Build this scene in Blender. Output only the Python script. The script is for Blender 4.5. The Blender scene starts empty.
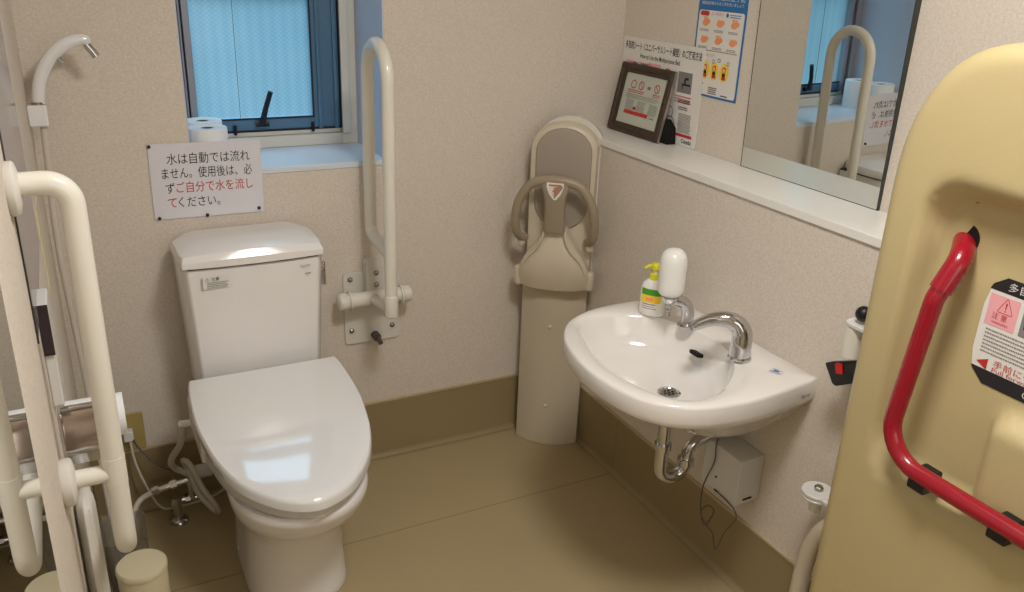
import bpy, bmesh, math, random
from mathutils import Vector, Matrix
random.seed(4)
PI = math.pi
COL = bpy.context.scene.collection
V = Vector

# ------------------------------------------------------------------ materials
def lin(c):
    o = []
    for v in c:
        v /= 255.0
        o.append(v / 12.92 if v <= .04045 else ((v + .055) / 1.055) ** 2.4)
    return (o[0], o[1], o[2], 1.0)

def mat(name, rgb, rough=.5, metal=0.0, coat=0.0, noise=None, bump=None, trans=0.0, ior=1.45, spec=.5, emit=None):
    m = bpy.data.materials.new(name); m.use_nodes = True
    nt = m.node_tree; b = nt.nodes['Principled BSDF']
    c = lin(rgb)
    b.inputs['Base Color'].default_value = c
    b.inputs['Roughness'].default_value = rough
    b.inputs['Metallic'].default_value = metal
    b.inputs['Coat Weight'].default_value = coat
    b.inputs['Coat Roughness'].default_value = .05
    b.inputs['Transmission Weight'].default_value = trans
    b.inputs['IOR'].default_value = ior
    b.inputs['Specular IOR Level'].default_value = spec
    tc = nt.nodes.new('ShaderNodeTexCoord')
    n = nt.nodes.new('ShaderNodeTexNoise')
    nt.links.new(tc.outputs['Object'], n.inputs['Vector'])
    sc, amt = noise if noise else (6.0, .03)
    n.inputs['Scale'].default_value = sc
    n.inputs['Detail'].default_value = 3
    mx = nt.nodes.new('ShaderNodeMix'); mx.data_type = 'RGBA'
    mx.inputs[6].default_value = tuple(x * (1 - amt) for x in c[:3]) + (1,)
    mx.inputs[7].default_value = tuple(min(1, x * (1 + amt)) for x in c[:3]) + (1,)
    nt.links.new(n.outputs['Fac'], mx.inputs[0])
    nt.links.new(mx.outputs[2], b.inputs['Base Color'])
    if bump:
        bs, bd = bump
        n2 = nt.nodes.new('ShaderNodeTexNoise'); n2.inputs['Scale'].default_value = bs; n2.inputs['Detail'].default_value = 2
        nt.links.new(tc.outputs['Object'], n2.inputs['Vector'])
        bp = nt.nodes.new('ShaderNodeBump'); bp.inputs['Strength'].default_value = bd; bp.inputs['Distance'].default_value = .002
        nt.links.new(n2.outputs['Fac'], bp.inputs['Height'])
        nt.links.new(bp.outputs['Normal'], b.inputs['Normal'])
    if emit:
        b.inputs['Emission Color'].default_value = lin(emit[0]); b.inputs['Emission Strength'].default_value = emit[1]
    return m

def wallpaper():
    m = mat('woven_wallpaper', (217, 208, 196), .85, noise=(2.0, .02))
    nt = m.node_tree; b = nt.nodes['Principled BSDF']
    tc = [n for n in nt.nodes if n.type == 'TEX_COORD'][0]
    mp = nt.nodes.new('ShaderNodeMapping'); mp.inputs['Scale'].default_value = (150, 150, 210)
    nt.links.new(tc.outputs['Object'], mp.inputs['Vector'])
    n = nt.nodes.new('ShaderNodeTexNoise'); n.inputs['Scale'].default_value = 1.0; n.inputs['Detail'].default_value = 3; n.inputs['Roughness'].default_value = .6
    nt.links.new(mp.outputs['Vector'], n.inputs['Vector'])
    r = nt.nodes.new('ShaderNodeMapRange'); r.inputs['From Min'].default_value = .3; r.inputs['From Max'].default_value = .7
    r.inputs['To Min'].default_value = .87; r.inputs['To Max'].default_value = 1.06
    nt.links.new(n.outputs['Fac'], r.inputs['Value'])
    mx = [x for x in nt.nodes if x.type == 'MIX'][0]
    vm = nt.nodes.new('ShaderNodeVectorMath'); vm.operation = 'SCALE'
    nt.links.new(mx.outputs[2], vm.inputs[0]); nt.links.new(r.outputs['Result'], vm.inputs['Scale'])
    nt.links.new(vm.outputs[0], b.inputs['Base Color'])
    bp = nt.nodes.new('ShaderNodeBump'); bp.inputs['Strength'].default_value = .5; bp.inputs['Distance'].default_value = .0015
    nt.links.new(n.outputs['Fac'], bp.inputs['Height']); nt.links.new(bp.outputs['Normal'], b.inputs['Normal'])
    return m

def vinyl(name, rgb):
    m = mat(name, rgb, .42, noise=(3.0, .06), bump=(300, .15))
    return m

def obscure_glass():
    # ribbed obscure glass: daylight comes through it scattered by the surface
    m = bpy.data.materials.new('obscure_glass'); m.use_nodes = True
    nt = m.node_tree; nt.nodes.clear()
    N = nt.nodes.new; L = nt.links.new
    out = N('ShaderNodeOutputMaterial'); tc = N('ShaderNodeTexCoord')
    tr = N('ShaderNodeBsdfTranslucent'); rf = N('ShaderNodeBsdfRefraction'); gl = N('ShaderNodeBsdfGlossy')
    rf.inputs['IOR'].default_value = 1.02; rf.inputs['Roughness'].default_value = .45
    gl.inputs['Roughness'].default_value = .15; gl.inputs['Color'].default_value = (.6, .75, .8, 1)
    ws = []
    for ang in (PI / 3.4, -PI / 3.4):
        mp = N('ShaderNodeMapping'); mp.inputs['Rotation'].default_value = (0, ang, 0)
        L(tc.outputs['Object'], mp.inputs['Vector'])
        w = N('ShaderNodeTexWave'); w.inputs['Scale'].default_value = 30; w.inputs['Distortion'].default_value = .8; w.inputs['Detail Scale'].default_value = 2
        w.bands_direction = 'X'
        L(mp.outputs['Vector'], w.inputs['Vector']); ws.append(w)
    ml = N('ShaderNodeMath'); ml.operation = 'MULTIPLY'
    L(ws[0].outputs['Fac'], ml.inputs[0]); L(ws[1].outputs['Fac'], ml.inputs[1])
    rib = N('ShaderNodeTexWave'); rib.inputs['Scale'].default_value = 9; rib.inputs['Distortion'].default_value = .4; rib.bands_direction = 'X'
    L(tc.outputs['Object'], rib.inputs['Vector'])
    big = N('ShaderNodeTexNoise'); big.inputs['Scale'].default_value = 5
    L(tc.outputs['Object'], big.inputs['Vector'])
    a1 = N('ShaderNodeMath'); a1.operation = 'MULTIPLY_ADD'; a1.inputs[1].default_value = .45; L(big.outputs['Fac'], a1.inputs[0])
    a0 = N('ShaderNodeMath'); a0.operation = 'MULTIPLY_ADD'; a0.inputs[1].default_value = .35; L(ml.outputs[0], a0.inputs[0]); L(a0.outputs[0], a1.inputs[2])
    a2 = N('ShaderNodeMath'); a2.operation = 'MULTIPLY'; a2.inputs[1].default_value = .15; L(rib.outputs['Fac'], a2.inputs[0]); L(a2.outputs[0], a0.inputs[2])
    cr = N('ShaderNodeValToRGB')
    cr.color_ramp.elements[0].position = .1; cr.color_ramp.elements[0].color = (.46, .68, .76, 1)
    cr.color_ramp.elements[1].position = 1.0; cr.color_ramp.elements[1].color = (.86, .98, 1.0, 1)
    L(a1.outputs[0], cr.inputs['Fac']); L(cr.outputs['Color'], tr.inputs['Color']); L(cr.outputs['Color'], rf.inputs['Color'])
    m1 = N('ShaderNodeMixShader'); m1.inputs[0].default_value = .70; L(tr.outputs[0], m1.inputs[1]); L(rf.outputs[0], m1.inputs[2])
    mx = N('ShaderNodeMixShader'); mx.inputs[0].default_value = .05
    L(m1.outputs[0], mx.inputs[1]); L(gl.outputs[0], mx.inputs[2]); L(mx.outputs[0], out.inputs['Surface'])
    return m

def wood():
    m = mat('walnut', (62, 46, 36), .35, noise=(60, .3))
    return m

M = dict(
    paper=wallpaper(), ceil=mat('ceiling_white', (225, 220, 210), .9),
    floor=vinyl('floor_vinyl', (172, 156, 120)), cove=vinyl('cove_vinyl', (150, 134, 100)), seam=mat('vinyl_seam', (146, 130, 96), .4),
    captrim=mat('cap_trim', (190, 172, 140), .4),
    white=mat('painted_white', (232, 230, 222), .35), ledge=mat('ledge_laminate', (232, 231, 226), .28),
    sillw=mat('sill_white', (214, 222, 232), .35), reveal=mat('reveal_white', (196, 204, 220), .6),
    alu=mat('aluminium_frame', (214, 212, 202), .4), alu2=mat('grey_aluminium', (150, 152, 162), .35, .3), blue=mat('shaded_blue_sash', (84, 122, 152), .3, .1),  # sash blue puts the shade on the aluminium frame into its colour
    lineblk=mat('dark_gasket', (22, 26, 34), .6), glass=obscure_glass(),
    ceramic=mat('white_ceramic', (234, 232, 231), .15, coat=.0), sinkc=mat('basin_ceramic', (236, 233, 230), .08, coat=.6),
    plast=mat('white_plastic', (232, 233, 235), .10, coat=1.0), plast2=mat('grey_white_plastic', (214, 213, 210), .25),
    gap=mat('shadow_gap', (60, 58, 56), .6),
    chrome=mat('chrome', (205, 205, 208), .08, 1.0, noise=(4, .01)), steel=mat('brushed_steel', (165, 160, 150), .25, 1.0),
    cream=mat('cream_vinyl_coat', (224, 221, 210), .3, coat=.3), cream2=mat('cream_plate', (214, 211, 203), .4),
    ivory=mat('ivory_plastic', (204, 194, 174), .35, coat=.1), pad=mat('taupe_pad', (160, 149, 136), .6), taupe=mat('taupe_plastic', (154, 141, 120), .35),
    ivory2=mat('ivory_plate', (198, 188, 168), .35),
    can=mat('cream_can', (208, 200, 170), .35), bed=mat('beige_moulded_plastic', (190, 174, 130), .42, coat=.1, noise=(5, .02), bump=(260, .12)),
    bedback=mat('grey_beige_plastic', (176, 166, 140), .45),
    red=mat('red_plastic', (150, 14, 36), .25, coat=.4), black=mat('black_plastic', (20, 20, 22), .4), redb=mat('red_button', (200, 30, 30), .4),
    mirror=mat('silvered_mirror', (222, 224, 220), .01, 1.0, noise=(1, .0)), mirroredge=mat('mirror_edge', (70, 74, 72), .3, .5),
    sheet=mat('laminated_paper', (222, 222, 230), .2, coat=.5), sheet2=mat('printed_paper', (226, 224, 220), .4), ink=mat('black_ink', (36, 34, 38), .6), redink=mat('red_ink', (190, 50, 50), .6),
    greyink=mat('grey_ink', (130, 128, 128), .6), pink=mat('pink_ink', (236, 170, 178), .6), blueink=mat('blue_ink', (38, 112, 176), .5), orange=mat('orange_ink', (240, 160, 110), .6),
    orangered=mat('faded_red_ink', (214, 110, 80), .6), yellow=mat('yellow_ink', (246, 210, 50), .6), pin=mat('navy_pin', (30, 34, 70), .3), photoin=mat('print_behind_glass', (190, 196, 184), .12, coat=.6),
    wood=wood(), felt=mat('black_felt', (14, 13, 13), .95), gold=mat('silver_trim', (190, 180, 165), .3, .7),
    tissue=mat('tissue_paper', (236, 238, 240), .9, bump=(200, .2)), cardboard=mat('cardboard_core', (70, 62, 60), .9),
    milk=mat('milky_plastic', (236, 236, 232), .3, coat=.2), bottle=mat('bottle_white', (240, 238, 230), .3, coat=.3), yel=mat('yellow_plastic', (216, 214, 40), .35),
    green=mat('green_label', (70, 150, 40), .5), hole=mat('dark_hole', (14, 12, 12), .7),
    hose=mat('white_hose', (206, 200, 188), .35), wire=mat('grey_wire', (90, 84, 78), .5), marble=mat('marbled_print', (150, 142, 150), .25, coat=.4, noise=(40, .35)),
    clear=mat('clear_plastic', (225, 225, 225), .12, trans=.9, ior=1.2), socket=mat('beige_socket', (176, 156, 98), .4),
    remote=mat('dark_brown_plastic', (52, 42, 46), .25), brownrefl=mat('satin_chrome', (190, 175, 165), .16, 1.0),
    skin=mat('skin_ink', (240, 190, 150), .6), lamp=mat('lamp_diffuser', (255, 250, 240), .5, emit=((255, 240, 220), 4.0)),
)

# ------------------------------------------------------------------ geometry
class G:
    def __init__(s): s.v = []; s.f = []
    def add(s, vs, fs):
        o = len(s.v); s.v += [V(p) for p in vs]; s.f += [tuple(i + o for i in f) for f in fs]; return s
    def box(s, x0, x1, y0, y1, z0, z1):
        vs = [(x, y, z) for x in (x0, x1) for y in (y0, y1) for z in (z0, z1)]
        return s.add(vs, [(0, 1, 3, 2), (4, 6, 7, 5), (0, 4, 5, 1), (2, 3, 7, 6), (0, 2, 6, 4), (1, 5, 7, 3)])
    def loft(s, rings, cap0=True, cap1=True, closed=True):
        n = len(rings[0]); vs = [p for r in rings for p in r]; fs = []
        for k in range(len(rings) - 1):
            for i in range(n if closed else n - 1):
                j = (i + 1) % n
                fs.append((k * n + i, k * n + j, (k + 1) * n + j, (k + 1) * n + i))
        if cap0: fs.append(tuple(range(n))[::-1])
        if cap1: fs.append(tuple((len(rings) - 1) * n + i for i in range(n)))
        return s.add(vs, fs)
    def tube(s, pts, r, n=16, caps=True, round_=0.0):
        pts = [V(p) for p in pts]; m = len(pts)
        rs = r if isinstance(r, (list, tuple)) else [r] * m
        T = []
        for i in range(m):
            a = pts[max(0, i - 1)]; b = pts[min(m - 1, i + 1)]
            T.append((b - a).normalized())
        up = V((0, 0, 1)) if abs(T[0].z) < .9 else V((0, 1, 0))
        N = (up - T[0] * up.dot(T[0])).normalized(); rings = []
        for i in range(m):
            N = (N - T[i] * N.dot(T[i])).normalized(); B = T[i].cross(N)
            rings.append([pts[i] + (N * math.cos(a) + B * math.sin(a)) * rs[i] for a in [2 * PI * k / n for k in range(n)]])
        if round_:
            def capr(idx, sgn):
                c = pts[idx]; t = T[idx] * sgn; o = []
                for k in (1, 2, 3):
                    ph = k * PI / 8
                    o.append([c + (q - c) * math.cos(ph) + t * rs[idx] * round_ * math.sin(ph) for q in rings[idx if idx >= 0 else m - 1]])
                return o
            e = capr(-1, 1); b = capr(0, -1)
            rings = b[::-1] + rings + e
        return s.loft(rings, caps, caps)
    def cyl(s, a, b, r, n=24, r2=None):
        return s.tube([a, b], [r, r if r2 is None else r2], n)
    def lathe(s, c, prof, n=32, axis=(0, 0, 1), cap0=True, cap1=True):
        ax = V(axis).normalized(); u = V((1, 0, 0)) if abs(ax.x) < .9 else V((0, 1, 0))
        u = (u - ax * u.dot(ax)).normalized(); w = ax.cross(u); c = V(c)
        return s.loft([[c + ax * h + (u * math.cos(a) + w * math.sin(a)) * r for a in [2 * PI * k / n for k in range(n)]] for r, h in prof], cap0, cap1)
    def ball(s, c, r, n=20, sx=1, sy=1, sz=1):
        rings = []
        for k in range(1, 12):
            ph = PI * k / 12
            rings.append([V(c) + V((sx * r * math.sin(ph) * math.cos(2 * PI * i / n), sy * r * math.sin(ph) * math.sin(2 * PI * i / n), -sz * r * math.cos(ph))) for i in range(n)])
        return s.loft(rings)
    def quad(s, pts): return s.add(pts, [tuple(range(len(pts)))])
    def build(s, name, m, parent=None, bevel=0, smooth=True, seg=2, angle=40):
        me = bpy.data.meshes.new(name)
        off = V((0, 0, 0)); p = parent
        while p: off = off + p.location; p = p.parent
        me.from_pydata([tuple(v - off) for v in s.v], [], s.f)
        bm = bmesh.new(); bm.from_mesh(me); bmesh.ops.recalc_face_normals(bm, faces=bm.faces)
        if smooth:
            for f in bm.faces: f.smooth = True
            for e in bm.edges:
                if len(e.link_faces) == 2 and e.calc_face_angle(0) > math.radians(angle): e.smooth = False
        bm.to_mesh(me); bm.free()
        me.materials.append(m)
        o = bpy.data.objects.new(name, me); COL.objects.link(o); o.parent = parent
        if bevel:
            b = o.modifiers.new('bevel', 'BEVEL'); b.width = bevel; b.segments = seg; b.limit_method = 'ANGLE'; b.angle_limit = math.radians(35)
            if smooth:
                for f in me.polygons: f.use_smooth = True
                b.harden_normals = True
        return o

def curve(pts, n=10, closed=False):
    pts = [V(p) for p in pts]; m = len(pts); out = []
    rng = m if closed else m - 1
    for i in range(rng):
        g = (lambda k: pts[k % m]) if closed else (lambda k: pts[max(0, min(m - 1, k))])
        p0, p1, p2, p3 = g(i - 1), g(i), g(i + 1), g(i + 2)
        for k in range(n):
            t = k / n
            out.append(.5 * ((2 * p1) + (p2 - p0) * t + (2 * p0 - 5 * p1 + 4 * p2 - p3) * t * t + (3 * p1 - p0 - 3 * p2 + p3) * t ** 3))
    if not closed: out.append(pts[-1])
    return out

def fillet(pts, r, n=8):
    """polyline with rounded corners"""
    pts = [V(p) for p in pts]; out = [pts[0]]
    rs = r if isinstance(r, (list, tuple)) else [r] * (len(pts) - 2)
    for i in range(1, len(pts) - 1):
        a = (pts[i - 1] - pts[i]); b = (pts[i + 1] - pts[i]); la, lb = a.length, b.length; a.normalize(); b.normalize()
        ang = a.angle(b); d = min(rs[i - 1] / math.tan(ang / 2), la * .49, lb * .49); rr = d * math.tan(ang / 2)
        p1 = pts[i] + a * d; p2 = pts[i] + b * d; c = pts[i] + (a + b).normalized() * (rr / math.sin(ang / 2))
        v1 = p1 - c; v2 = p2 - c; th = v1.angle(v2)
        for k in range(n + 1):
            t = k / n
            out.append(c + (v1 * math.sin((1 - t) * th) + v2 * math.sin(t * th)) / math.sin(th))
    out.append(pts[-1]); return out

def rrect(w, h, r, n=6):
    """rounded rectangle outline, centred, in 2D"""
    o = []
    for cx, cy, a0 in ((w / 2 - r, h / 2 - r, 0), (-w / 2 + r, h / 2 - r, PI / 2), (-w / 2 + r, -h / 2 + r, PI), (w / 2 - r, -h / 2 + r, 3 * PI / 2)):
        for k in range(n + 1):
            a = a0 + PI / 2 * k / n; o.append((cx + r * math.cos(a), cy + r * math.sin(a)))
    return o

def thing(name, label, cat, loc=(0, 0, 0), group=None):
    o = bpy.data.objects.new(name, None); COL.objects.link(o); o.location = loc; o.empty_display_size = .05
    return tag(o, label, cat, group)
def tag(o, label, cat, group=None):
    o['label'] = label; o['category'] = cat
    if group: o['group'] = group
    return o
def struct(o): o['kind'] = 'structure'; return o

def text(body, size, origin, ux, uy, name, m, parent, align='LEFT', off=.0006, width=None, bold=0):
    """lettering as a mesh lying in the plane spanned by ux, uy"""
    cu = bpy.data.curves.new(name, 'FONT'); cu.body = body; cu.size = size; cu.align_x = align; cu.resolution_u = 2
    cu.offset = bold
    o = bpy.data.objects.new('tmp', cu); COL.objects.link(o)
    dg = bpy.context.evaluated_depsgraph_get(); me = bpy.data.meshes.new_from_object(o.evaluated_get(dg))
    bpy.data.objects.remove(o); bpy.data.curves.remove(cu)
    me.name = name
    ux = V(ux).normalized(); uy = V(uy).normalized(); nz = ux.cross(uy)
    xs = [v.co.x for v in me.vertices] or [0]
    k = 1.0 if width is None else width / max(1e-6, (max(xs) - min(xs)))
    x0 = min(xs) if width is not None else 0
    po = V((0, 0, 0)); p = parent
    while p: po = po + p.location; p = p.parent
    for v in me.vertices:
        v.co = V(origin) + ux * ((v.co.x - x0) * k) + uy * v.co.y + nz * off - po
    me.materials.clear(); me.materials.append(m)
    for pl in me.polygons: pl.material_index = 0
    t = bpy.data.objects.new(name, me); COL.objects.link(t); t.parent = parent
    return t

class Flat:
    """shapes drawn on a plane: origin + ux*a + uy*b + normal*h"""
    def __init__(s, origin, ux, uy):
        s.o = V(origin); s.ux = V(ux).normalized(); s.uy = V(uy).normalized(); s.n = s.ux.cross(s.uy)
    def p(s, a, b, h=0): return s.o + s.ux * a + s.uy * b + s.n * h
    def rect(s, g, a0, a1, b0, b1, h=.0005): g.quad([s.p(a0, b0, h), s.p(a1, b0, h), s.p(a1, b1, h), s.p(a0, b1, h)]); return g
    def poly(s, g, pts, h=.0005): g.quad([s.p(a, b, h) for a, b in pts]); return g
    def disc(s, g, a, b, r, h=.0005, n=20, ry=None):
        return s.poly(g, [(a + r * math.cos(2 * PI * k / n), b + (ry or r) * math.sin(2 * PI * k / n)) for k in range(n)], h)
    def ring(s, g, a, b, r, w, h=.0005, n=24):
        for k in range(n):
            t0, t1 = 2 * PI * k / n, 2 * PI * (k + 1) / n
            g.quad([s.p(a + q * math.cos(t), b + q * math.sin(t), h) for q, t in ((r, t0), (r, t1), (r - w, t1), (r - w, t0))])
        return g
    def bar(s, g, a0, b0, a1, b1, w, h=.0006):
        d = V((a1 - a0, b1 - b0, 0)).normalized() * w / 2; q = (-d.y, d.x)
        return s.poly(g, [(a0 + q[0], b0 + q[1]), (a1 + q[0], b1 + q[1]), (a1 - q[0], b1 - q[1]), (a0 - q[0], b0 - q[1])], h)
    def lines(s, g, a0, a1, b1, n, pitch, th, h=.0005, jag=.12):
        rnd = random.Random(int(a0 * 9999) + n)
        for k in range(n):
            x = a0
            end = a1 - (a1 - a0) * jag * rnd.random()
            while x < end:
                w = min(end - x, th * rnd.uniform(.6, 1.6)); s.rect(g, x, x + w, b1 - k * pitch - th, b1 - k * pitch, h); x += w + th * .35
        return g
    def slab(s, g, a0, a1, b0, b1, t):
        vs = [s.p(a, b, h) for a in (a0, a1) for b in (b0, b1) for h in (0, t)]
        return g.add(vs, [(0, 1, 3, 2), (4, 6, 7, 5), (0, 4, 5, 1), (2, 3, 7, 6), (0, 2, 6, 4), (1, 5, 7, 3)])

# ------------------------------------------------------------------ the room
XL, XR, XU, YB, YF, ZC = -.09, 1.515, 1.693, 2.488, -.95, 2.42
LZ, LT = 1.119, .022          # ledge top, ledge thickness
WX0, WX1, WZ0, WZ1, WY = .282, .852, 1.054, 1.95, 2.775

struct(G().box(XL - .1, XU + .1, YF - .1, YB + .32, -.06, 0).build('floor', M['floor'], smooth=False))
struct(G().box(XL - .1, XU + .1, YF - .1, YB + .02, ZC, ZC + .06).build('ceiling', M['ceil'], smooth=False))
g = G()
g.box(XL - .1, WX0, YB, YB + .32, 0, ZC); g.box(WX1, XU + .1, YB, YB + .32, 0, ZC)
g.box(WX0, WX1, YB, YB + .32, 0, WZ0 - .018); g.box(WX0, WX1, YB, YB + .32, WZ1, ZC)
struct(g.build('wall_back', M['paper'], smooth=False))
g = G()
g.box(XL - .1, XL, YF, YB, 0, ZC)
struct(g.build('wall_left', M['paper'], smooth=False))
g = G(); g.box(XR, XU + .1, YF, YB, 0, LZ - LT); g.box(XU, XU + .1, YF, YB, LZ - LT, ZC)
struct(g.build('wall_right', M['paper'], smooth=False))
struct(G().box(XL - .1, XU + .1, YF - .1, YF, 0, ZC).build('wall_front', M['paper'], smooth=False))
# ledge board
struct(G().box(XR - .006, XU, YF, YB, LZ - LT, LZ).build('trim_1', M['ledge'], bevel=.002))
# vinyl coved up the walls, with a pale cap strip
HB = .214
def cove(name, pts):
    """pts: profile along wall; one extruded sheet with a rounded foot"""
    return name
g = G(); n = 8; prof = [(0.0, HB), (-.004, HB), (-.004, .022)] + [(-.004 - .018 * (1 - math.cos(a)), .022 - .0205 * math.sin(a)) for a in [PI / 2 * k / n for k in range(1, n + 1)]] + [(0.0, .0005)]
def coveloft(g, f, s0, s1):
    g.loft([[f(s, d, z) for d, z in prof] for s in (s0, s1)], True, True, True)
bb = G(); coveloft(bb, lambda s, d, z: (s, YB + d, z), XL, XR); struct(bb.build('baseboard_back', M['cove']))
bb = G(); coveloft(bb, lambda s, d, z: (XR + d, s, z), YF, YB); struct(bb.build('baseboard_right', M['cove']))
bb = G(); coveloft(bb, lambda s, d, z: (XL - d, s, z), YF, YB); struct(bb.build('baseboard_left', M['cove']))
struct(G().box(XL, XR, YB - .007, YB, HB, HB + .007).build('trim_2', M['captrim']))
struct(G().box(XR - .007, XR, YF, YB, HB, HB + .007).build('trim_3', M['captrim']))
# welded seams of the floor sheet
g = G(); g.box(XL, XR - .02, 2.065, 2.068, -.001, .0004)
struct(g.build('trim_4', M['seam'], smooth=False))
g = G(); g.box(XR - .0048, XR - .003, 2.065, 2.068, .02, HB - .002); g.box(XR - .0048, XR - .003, 1.09, 1.093, .02, HB - .002)
struct(g.build('trim_5', M['seam'], smooth=False))

# window ------------------------------------------------------------
w = struct(thing('window_1', '', '', (WX0, YB, WZ0)))
del w['label']; del w['category']
G().box(WX0, WX1, YB - .001, WY + .04, WZ0 - .018, WZ0).build('window_sill', M['sillw'], w, bevel=.003)
g = G(); g.box(WX1 - .004, WX1, YB + .002, WY, WZ0, WZ1); g.box(WX0, WX0 + .004, YB + .002, WY, WZ0, WZ1); g.box(WX0, WX1, YB + .002, WY, WZ1 - .004, WZ1)
g.build('window_reveal', M['reveal'], w, smooth=False)
g = G(); fy0, fy1 = WY - .018, WY + .04
g.box(.795, WX1 - .004, fy0, fy1, WZ0, WZ1); g.box(.795, .822, fy0 - .012, fy0, WZ0 + .035, WZ1)
g.box(WX0 + .004, .795, fy0, fy1, WZ0, WZ0 + .036)
g.box(WX0 + .004, .795, fy0 + .015, fy1, WZ0 + .036, WZ0 + .052)
g.box(WX0 + .004, .795, fy0, fy1, WZ1 - .05, WZ1)
g.build('window_casing', M['alu'], w, bevel=.003)
g = G(); g.box(WX0 + .004, .318, fy0, fy1, WZ0 + .036, WZ1 - .05); g.box(.318, .324, fy0 - .006, fy1, WZ0 + .036, WZ1 - .05); g.box(.330, .350, fy0 + .006, fy1, WZ0 + .052, WZ1 - .05)
g.build('window_jamb', M['alu2'], w, bevel=.002)
g = G(); g.box(.708, .795, fy0 + .016, fy1 - .002, WZ0 + .052, WZ1 - .05); g.box(.722, .735, fy0 + .008, fy0 + .017, WZ0 + .052, WZ1 - .05)
g.box(.775, .788, fy0 + .008, fy0 + .017, WZ0 + .052, WZ1 - .05)
g.box(.350, .708, fy0 + .016, fy1 - .002, WZ0 + .052, WZ0 + .092); g.box(.350, .708, fy0 + .016, fy1 - .002, WZ1 - .09, WZ1 - .05); g.box(.350, .708, fy0 + .016, fy1 - .002, 1.515, 1.56)
g.build('window_sash', M['blue'], w, bevel=.003)
g = G(); g.box(.345, .80, fy0 + .011, fy0 + .016, WZ0 + .050, WZ0 + .056); g.box(.350, .708, fy0 + .012, fy0 + .018, WZ0 + .089, WZ0 + .094); g.box(.704, .709, fy0 + .012, fy0 + .018, WZ0 + .09, WZ1 - .09)
g.box(.793, .797, fy0 - .0, fy0 + .012, WZ0 + .052, WZ1 - .05); g.box(.324, .330, fy0 + .012, fy1, WZ0 + .052, WZ1 - .05)
g.build('window_gasket', M['lineblk'], w, smooth=False)
G().quad([(.348, fy0 + .032, WZ0 + .085), (.710, fy0 + .032, WZ0 + .085), (.710, fy0 + .032, WZ1 - .08), (.348, fy0 + .032, WZ1 - .08)]).build('window_pane', M['glass'], w, smooth=False)
g = G(); g.box(.4775, .4788, fy0 + .0285, fy0 + .030, WZ0 + .09, WZ1 - .08)
g.build('pane_wire', M['wire'], w, smooth=False)
g = G(); g.tube(fillet([(.520, fy0 + .006, WZ0 + .076), (.560, fy0 + .002, WZ0 + .076)], .01), .009, 8)
g.tube([(.538, fy0 - .004, WZ0 + .080), (.548, fy0 - .016, WZ0 + .125), (.565, fy0 - .026, WZ0 + .180)], [.010, .0085, .008], 8)
g.build('window_latch', M['lineblk'], w)
for xx in (.455, .700):
    G().cyl((xx, fy0 + .004, WZ0 + .045), (xx, fy0 + .004, WZ0 + .075), .005, 10).build('catch_pin', M['lineblk'], w)

# ceiling light (out of frame, lights the room)
cl = thing('ceiling_light', 'round flat white ceiling light above the middle of the room', 'light', (.72, .75, ZC))
G().lathe((.72, .75, ZC - .05), [(.19, 0), (.2, .01), (.2, .049)], 40).build('diffuser', M['lamp'], cl)
G().lathe((.72, .75, ZC - .012), [(.22, 0), (.22, .011)], 40).build('rim', M['white'], cl)
#@LIGHTS

# ------------------------------------------------------------------ toilet
CX = .396
def ring_xy(fn, z): return [(x, y, z) for x, y in fn]
def lid_outline(sx=1.0, inset=0.0, n=9):
    half = [(2.245, .206), (2.20, .213), (2.11, .218), (2.03, .217), (1.96, .209), (1.90, .199), (1.84, .182), (1.79, .160), (1.745, .129), (1.705, .090), (1.680, .048)]
    e = lambda y: y + (inset if y < 1.8 else 0) - (inset if y > 2.24 else 0)
    right = [(CX + h - inset, e(y)) for y, h in half]; left = [(CX - h + inset, e(y)) for y, h in half]
    arc = curve([(x, y, 0) for x, y in right] + [(CX, 1.668 + inset, 0)] + [(x, y, 0) for x, y in left[::-1]], 4)
    return [(p.x, p.y) for p in arc]
def lidz(y, d=0): return .462 + (y - 1.66) * .135 - d
t = thing('toilet', 'white ceramic toilet with closed glossy lid and tank below the window', 'toilet', (CX, 2.1, 0))
def scaled(out, k, cy=1.98): return [(CX + (x - CX) * k, cy + (y - cy) * k) for x, y in out]
L0 = lid_outline()
g = G(); dome = lambda o, k, d: [(x, y, lidz(y, d)) for x, y in scaled(o, k)]
g.loft([dome(L0, .985, .034), dome(L0, 1.0, .030), dome(L0, 1.0, .012), dome(L0, .993, .005), dome(L0, .978, .0012), dome(L0, .90, -.0005), dome(L0, .6, -.002), dome(L0, .2, -.003)])
g.build('toilet_lid', M['plast'], t)
L1 = lid_outline(inset=.010)
def slab_pts(o, k, f): return [(x, y, f(y)) for x, y in scaled(o, k)]
g = G(); zt = lambda y: lidz(y, .032); zb = lambda y: .398 + (y - 1.66) * .03
g.loft([slab_pts(L1, .97, zb), slab_pts(L1, .99, lambda y: zb(y) + .006), slab_pts(L1, .992, lambda y: zt(y) - .004), slab_pts(L1, .975, zt)])
g.build('toilet_seat', M['plast2'], t)
# washlet side housing
g = G(); g.box(CX - .214, CX - .195, 2.02, 2.25, .405, .490); g.build('side_housing', M['plast2'], t, bevel=.006)
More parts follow.
